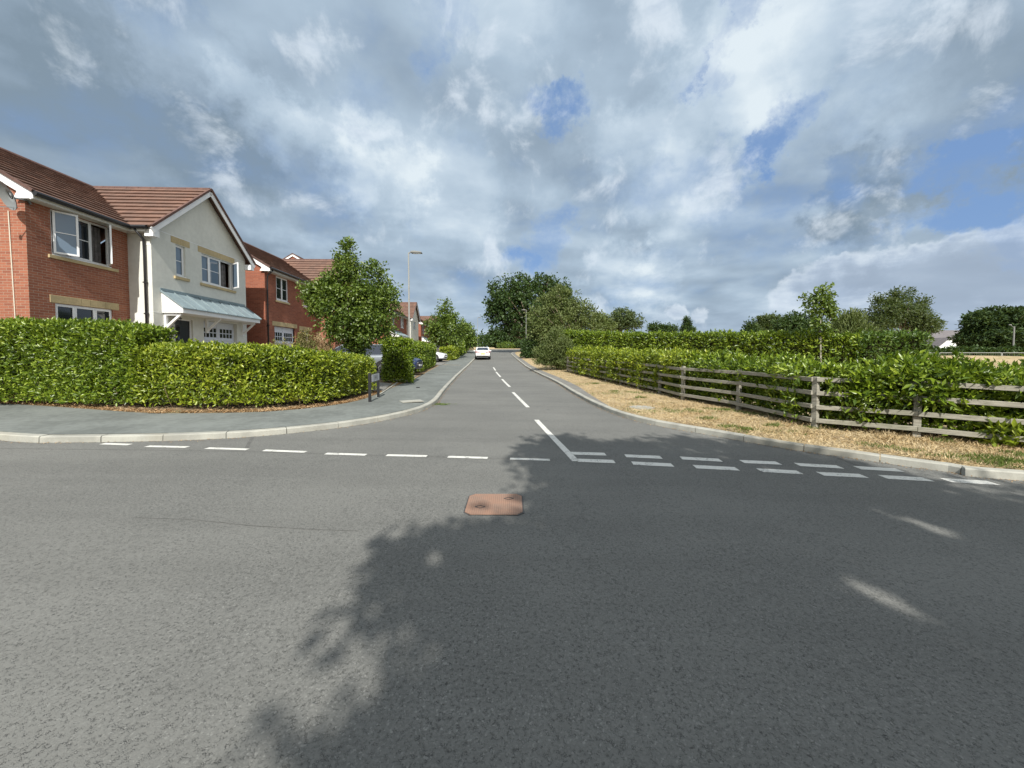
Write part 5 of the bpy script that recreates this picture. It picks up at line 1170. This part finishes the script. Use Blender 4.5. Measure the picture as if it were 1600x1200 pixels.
# ------------------------------------------------------------------ cars
def car(name, label, loc, rz, paint, kind='sedan', Lc=4.5, Wc=1.8, H=1.44, group='parked cars', plate='plate_white', rplate='plate_yellow'):
    root = empty(name, loc, rz, label=label, cat='car', group=group)
    h = Wc/2; l = Lc/2; gc = .17
    # stations: x, z bottom, z shoulder, z top(deck), half width
    if kind == 'sedan':
        st = [(l, .34, .52, .60, .60), (l-.06, .22, .56, .68, .74), (l-.30, .19, .62, .78, .84), (l-.8, .19, .70, .86, .89), (l-1.25, .19, .80, .94, .90), (0, .19, .86, .93, .90), (-l+1.1, .19, .90, .97, .90), (-l+.45, .20, .90, 1.03, .88), (-l+.12, .24, .82, 1.02, .82), (-l, .34, .70, .92, .72)]
        cab = dict(wb=l-1.30, wr=l-2.10, rr=-l+1.55, rb=-l+.62, zb=.93)
    else:
        st = [(l, .34, .58, .70, .60), (l-.06, .22, .62, .78, .76), (l-.30, .20, .70, .90, .85), (l-.9, .20, .85, 1.0, .90), (0, .20, .93, 1.0, .91), (-l+.9, .20, .95, 1.02, .91), (-l+.2, .22, .95, 1.02, .88), (-l, .34, .80, 1.0, .80)]
        cab = dict(wb=l-.95, wr=l-1.85, rr=-l+.45, rb=-l+.10, zb=.99)
    sc = h/.9; b = MB(); K = 9; vs = []
    for (x, zb, zs, zt, hw) in st:
        hw *= sc
        half = [(0, zb), (hw*.86, zb), (hw*.97, zb+.10), (hw, (zb+zs)/2+.02), (hw*.985, zs), (hw*.86, zt-.03), (hw*.55, zt+.01), (0, zt+.03)]
        ring = half+[(-y, z) for y, z in half[-2:0:-1]]
        vs += [(x, y, z) for y, z in ring]
    n = len(ring); fs = [(i*n+k, i*n+(k+1) % n, (i+1)*n+(k+1) % n, (i+1)*n+k) for i in range(len(st)-1) for k in range(n)]
    fs += [tuple(range(n)), tuple((len(st)-1)*n+k for k in range(n))[::-1]]
    b.add(vs, fs); body = b.build('body', paint, root, smooth=True)
    md = body.modifiers.new('s', 'SUBSURF'); md.levels = 1; md.render_levels = 2
    zb = cab['zb']-.05; zt = H-.02; hb = h*.90; ht = h*.70
    X = [cab['wb'], cab['wr'], cab['rr'], cab['rb']]
    g = MB(); g.add([(X[0], -hb*.94, zb), (X[0], hb*.94, zb), (X[1], ht, zt-.03), (X[1], -ht, zt-.03), (X[2], -ht, zt-.03), (X[2], ht, zt-.03), (X[3], hb*.92, zb), (X[3], -hb*.92, zb)],
                   [(0, 1, 2, 3), (3, 2, 5, 4), (4, 5, 6, 7), (0, 3, 4, 7), (1, 6, 5, 2), (0, 7, 6, 1)])
    gl = g.build('window', 'car_glass', root)
    r = MB(); m_ = (X[1]+X[2])/2
    ring0 = [(X[1]+.06, ht*.9), (X[1]-.10, ht+.02), (m_, ht+.035), (X[2]+.05, ht+.02), (X[2]-.06, ht*.85)]
    rp_ = [(x, y) for x, y in ring0]+[(x, -y) for x, y in ring0[::-1]]
    r.add([(x, y, zt-.045) for x, y in rp_]+[(x*.98+m_*.02, y*.94, zt+.005) for x, y in rp_], [tuple(range(10)), tuple(range(10, 20))]+[(i, (i+1) % 10, 10+(i+1) % 10, 10+i) for i in range(10)])
    r.build('roof', paint, root, smooth=False, bevel=.01)
    p = MB()
    for s in (-1, 1):
        p.bar((X[0]+.02, s*hb*.94, zb), (X[1], s*ht*1.01, zt-.03), .06, .05); p.bar((X[3], s*hb*.93, zb), (X[2], s*ht*1.01, zt-.03), .12, .08)
        mx = X[1]+(X[2]-X[1])*.42; p.bar((mx, s*(hb*.945), zb), (mx-.04, s*ht*1.015, zt-.03), .05, .025)
        if kind != 'sedan': mx = X[1]+(X[2]-X[1])*.80; p.bar((mx, s*(hb*.95), zb), (mx-.05, s*ht*1.02, zt-.03), .07, .03)
    p.build('pillar', paint, root)
    for sx in (l-.85, -l+.85):
        for s in (-1, 1):
            c = MB(); c.tube([(sx, s*(h-.03), .34), (sx, s*(h+.006), .34)], .375, 20); c.build('wheel_arch', 'black_trim', root)
            wv_ = MB(); wv_.tube([(sx, s*(h-.20), .315), (sx, s*(h-.0), .315), (sx, s*(h+.014), .315)], [.315, .315, .295], 24); wo = wv_.build('tyre', 'tyre', root)
            q = MB(); q.tube([(sx, s*(h+.010), .315), (sx, s*(h+.019), .315)], .205, 20); q.build('rim', 'alloy', wo)
            q = MB()
            for k in range(5):
                a = 2*math.pi*k/5+.3; q.tube([(sx+math.cos(a)*.13, s*(h+.019), .315+math.sin(a)*.13), (sx+math.cos(a)*.13, s*(h+.021), .315+math.sin(a)*.13)], .045, 8)
            q.build('rim_opening', 'black_trim', wo)
    for s in (-1, 1):
        b = MB(); b.hexa([(l-.03, s*.42, .58), (l-.40, s*h*.93, .66), (l-.45, s*h*.91, .76), (l-.12, s*.42, .70)], [(l+.012, s*.42, .58), (l-.33, s*h*.965, .66), (l-.38, s*h*.95, .77), (l-.07, s*.42, .715)]); b.build('headlight', 'headlight_glass', root)
        b = MB(); zt_ = .80 if kind == 'sedan' else .86
        b.hexa([(-l+.02, s*.36, zt_-.04), (-l+.30, s*h*.94, zt_-.02), (-l+.30, s*h*.92, zt_+.09), (-l+.02, s*.36, zt_+.06)], [(-l-.015, s*.36, zt_-.04), (-l+.06, s*h*.975, zt_-.02), (-l+.08, s*h*.95, zt_+.09), (-l-.005, s*.36, zt_+.06)]); b.build('taillight', 'tail_red', root)
        b = MB(); b.box(X[0]-.28, X[0]-.14, s*(h+.02)-.0*s if s > 0 else -(h+.17), s*(h+.17) if s > 0 else -(h+.02), .93, 1.06); b.box(X[0]-.24, X[0]-.18, min(s*(h-.12), s*(h+.04)), max(s*(h-.12), s*(h+.04)), .93, .96); b.build('mirror', paint if kind == 'sedan' else 'black_trim', root, bevel=.02)
        b = MB()
        b.box(X[0]-1.15, X[0]-1.0, min(s*(h-.01), s*(h+.025)), max(s*(h-.01), s*(h+.025)), .80, .825); b.build('door_handle', paint, root)
    b = MB(); b.box(l-.05, l+.015, -.52, .52, .30, .46); b.box(l-.06, l+.012, -.40, .40, .52, .62); b.build('grille', 'black_trim', root, bevel=.01)
    b = MB(); b.box(-l-.02, -l+.15, -.70, .70, .20, .40); b.build('rear_diffuser', 'black_trim', root, bevel=.02)
    MB().box(l+.012, l+.03, -.26, .26, .40, .51).build('number_plate', plate, root)
    MB().box(-l-.03, -l-.008, -.26, .26, .56, .67).build('number_plate', rplate, root)
    return root
x, y = -3.6, 47.0
car('car', 'white saloon car driving away on the road, seen from behind', (x, y, float(zroad(x, y))+.004), R(95), 'white_paint', 'sedan', 4.6, 1.84, 1.42, group=None)
z_ = G(-7.6, 19.2)
car('car', 'pale silver estate car on the first driveway behind the young tree', (-7.75, 19.3, max(z_, .42)), R(182), 'silver_paint', 'estate', 4.7, 1.85, 1.5)
car('car', 'dark blue car with only its nose showing between two hedges', (-7.5, 22.5, G(-7.2, 22.4)), R(-3), 'blue_paint', 'estate', 4.3, 1.8, 1.4)
car('car', 'white parked car with its nose poking out past the long hedge', (-8.75, 38.2, G(-8.4, 38)), R(-6), 'white_paint', 'sedan', 4.5, 1.82, 1.4)
z_ = G(-9.6, 48)
car('car', 'white car parked far up the street, mostly hidden by hedges', (-9.4, 47.8, z_), R(-6), 'white_paint', 'sedan', 4.4, 1.8, 1.42)
SC.cycles.max_bounces = 8; SC.cycles.transparent_max_bounces = 8
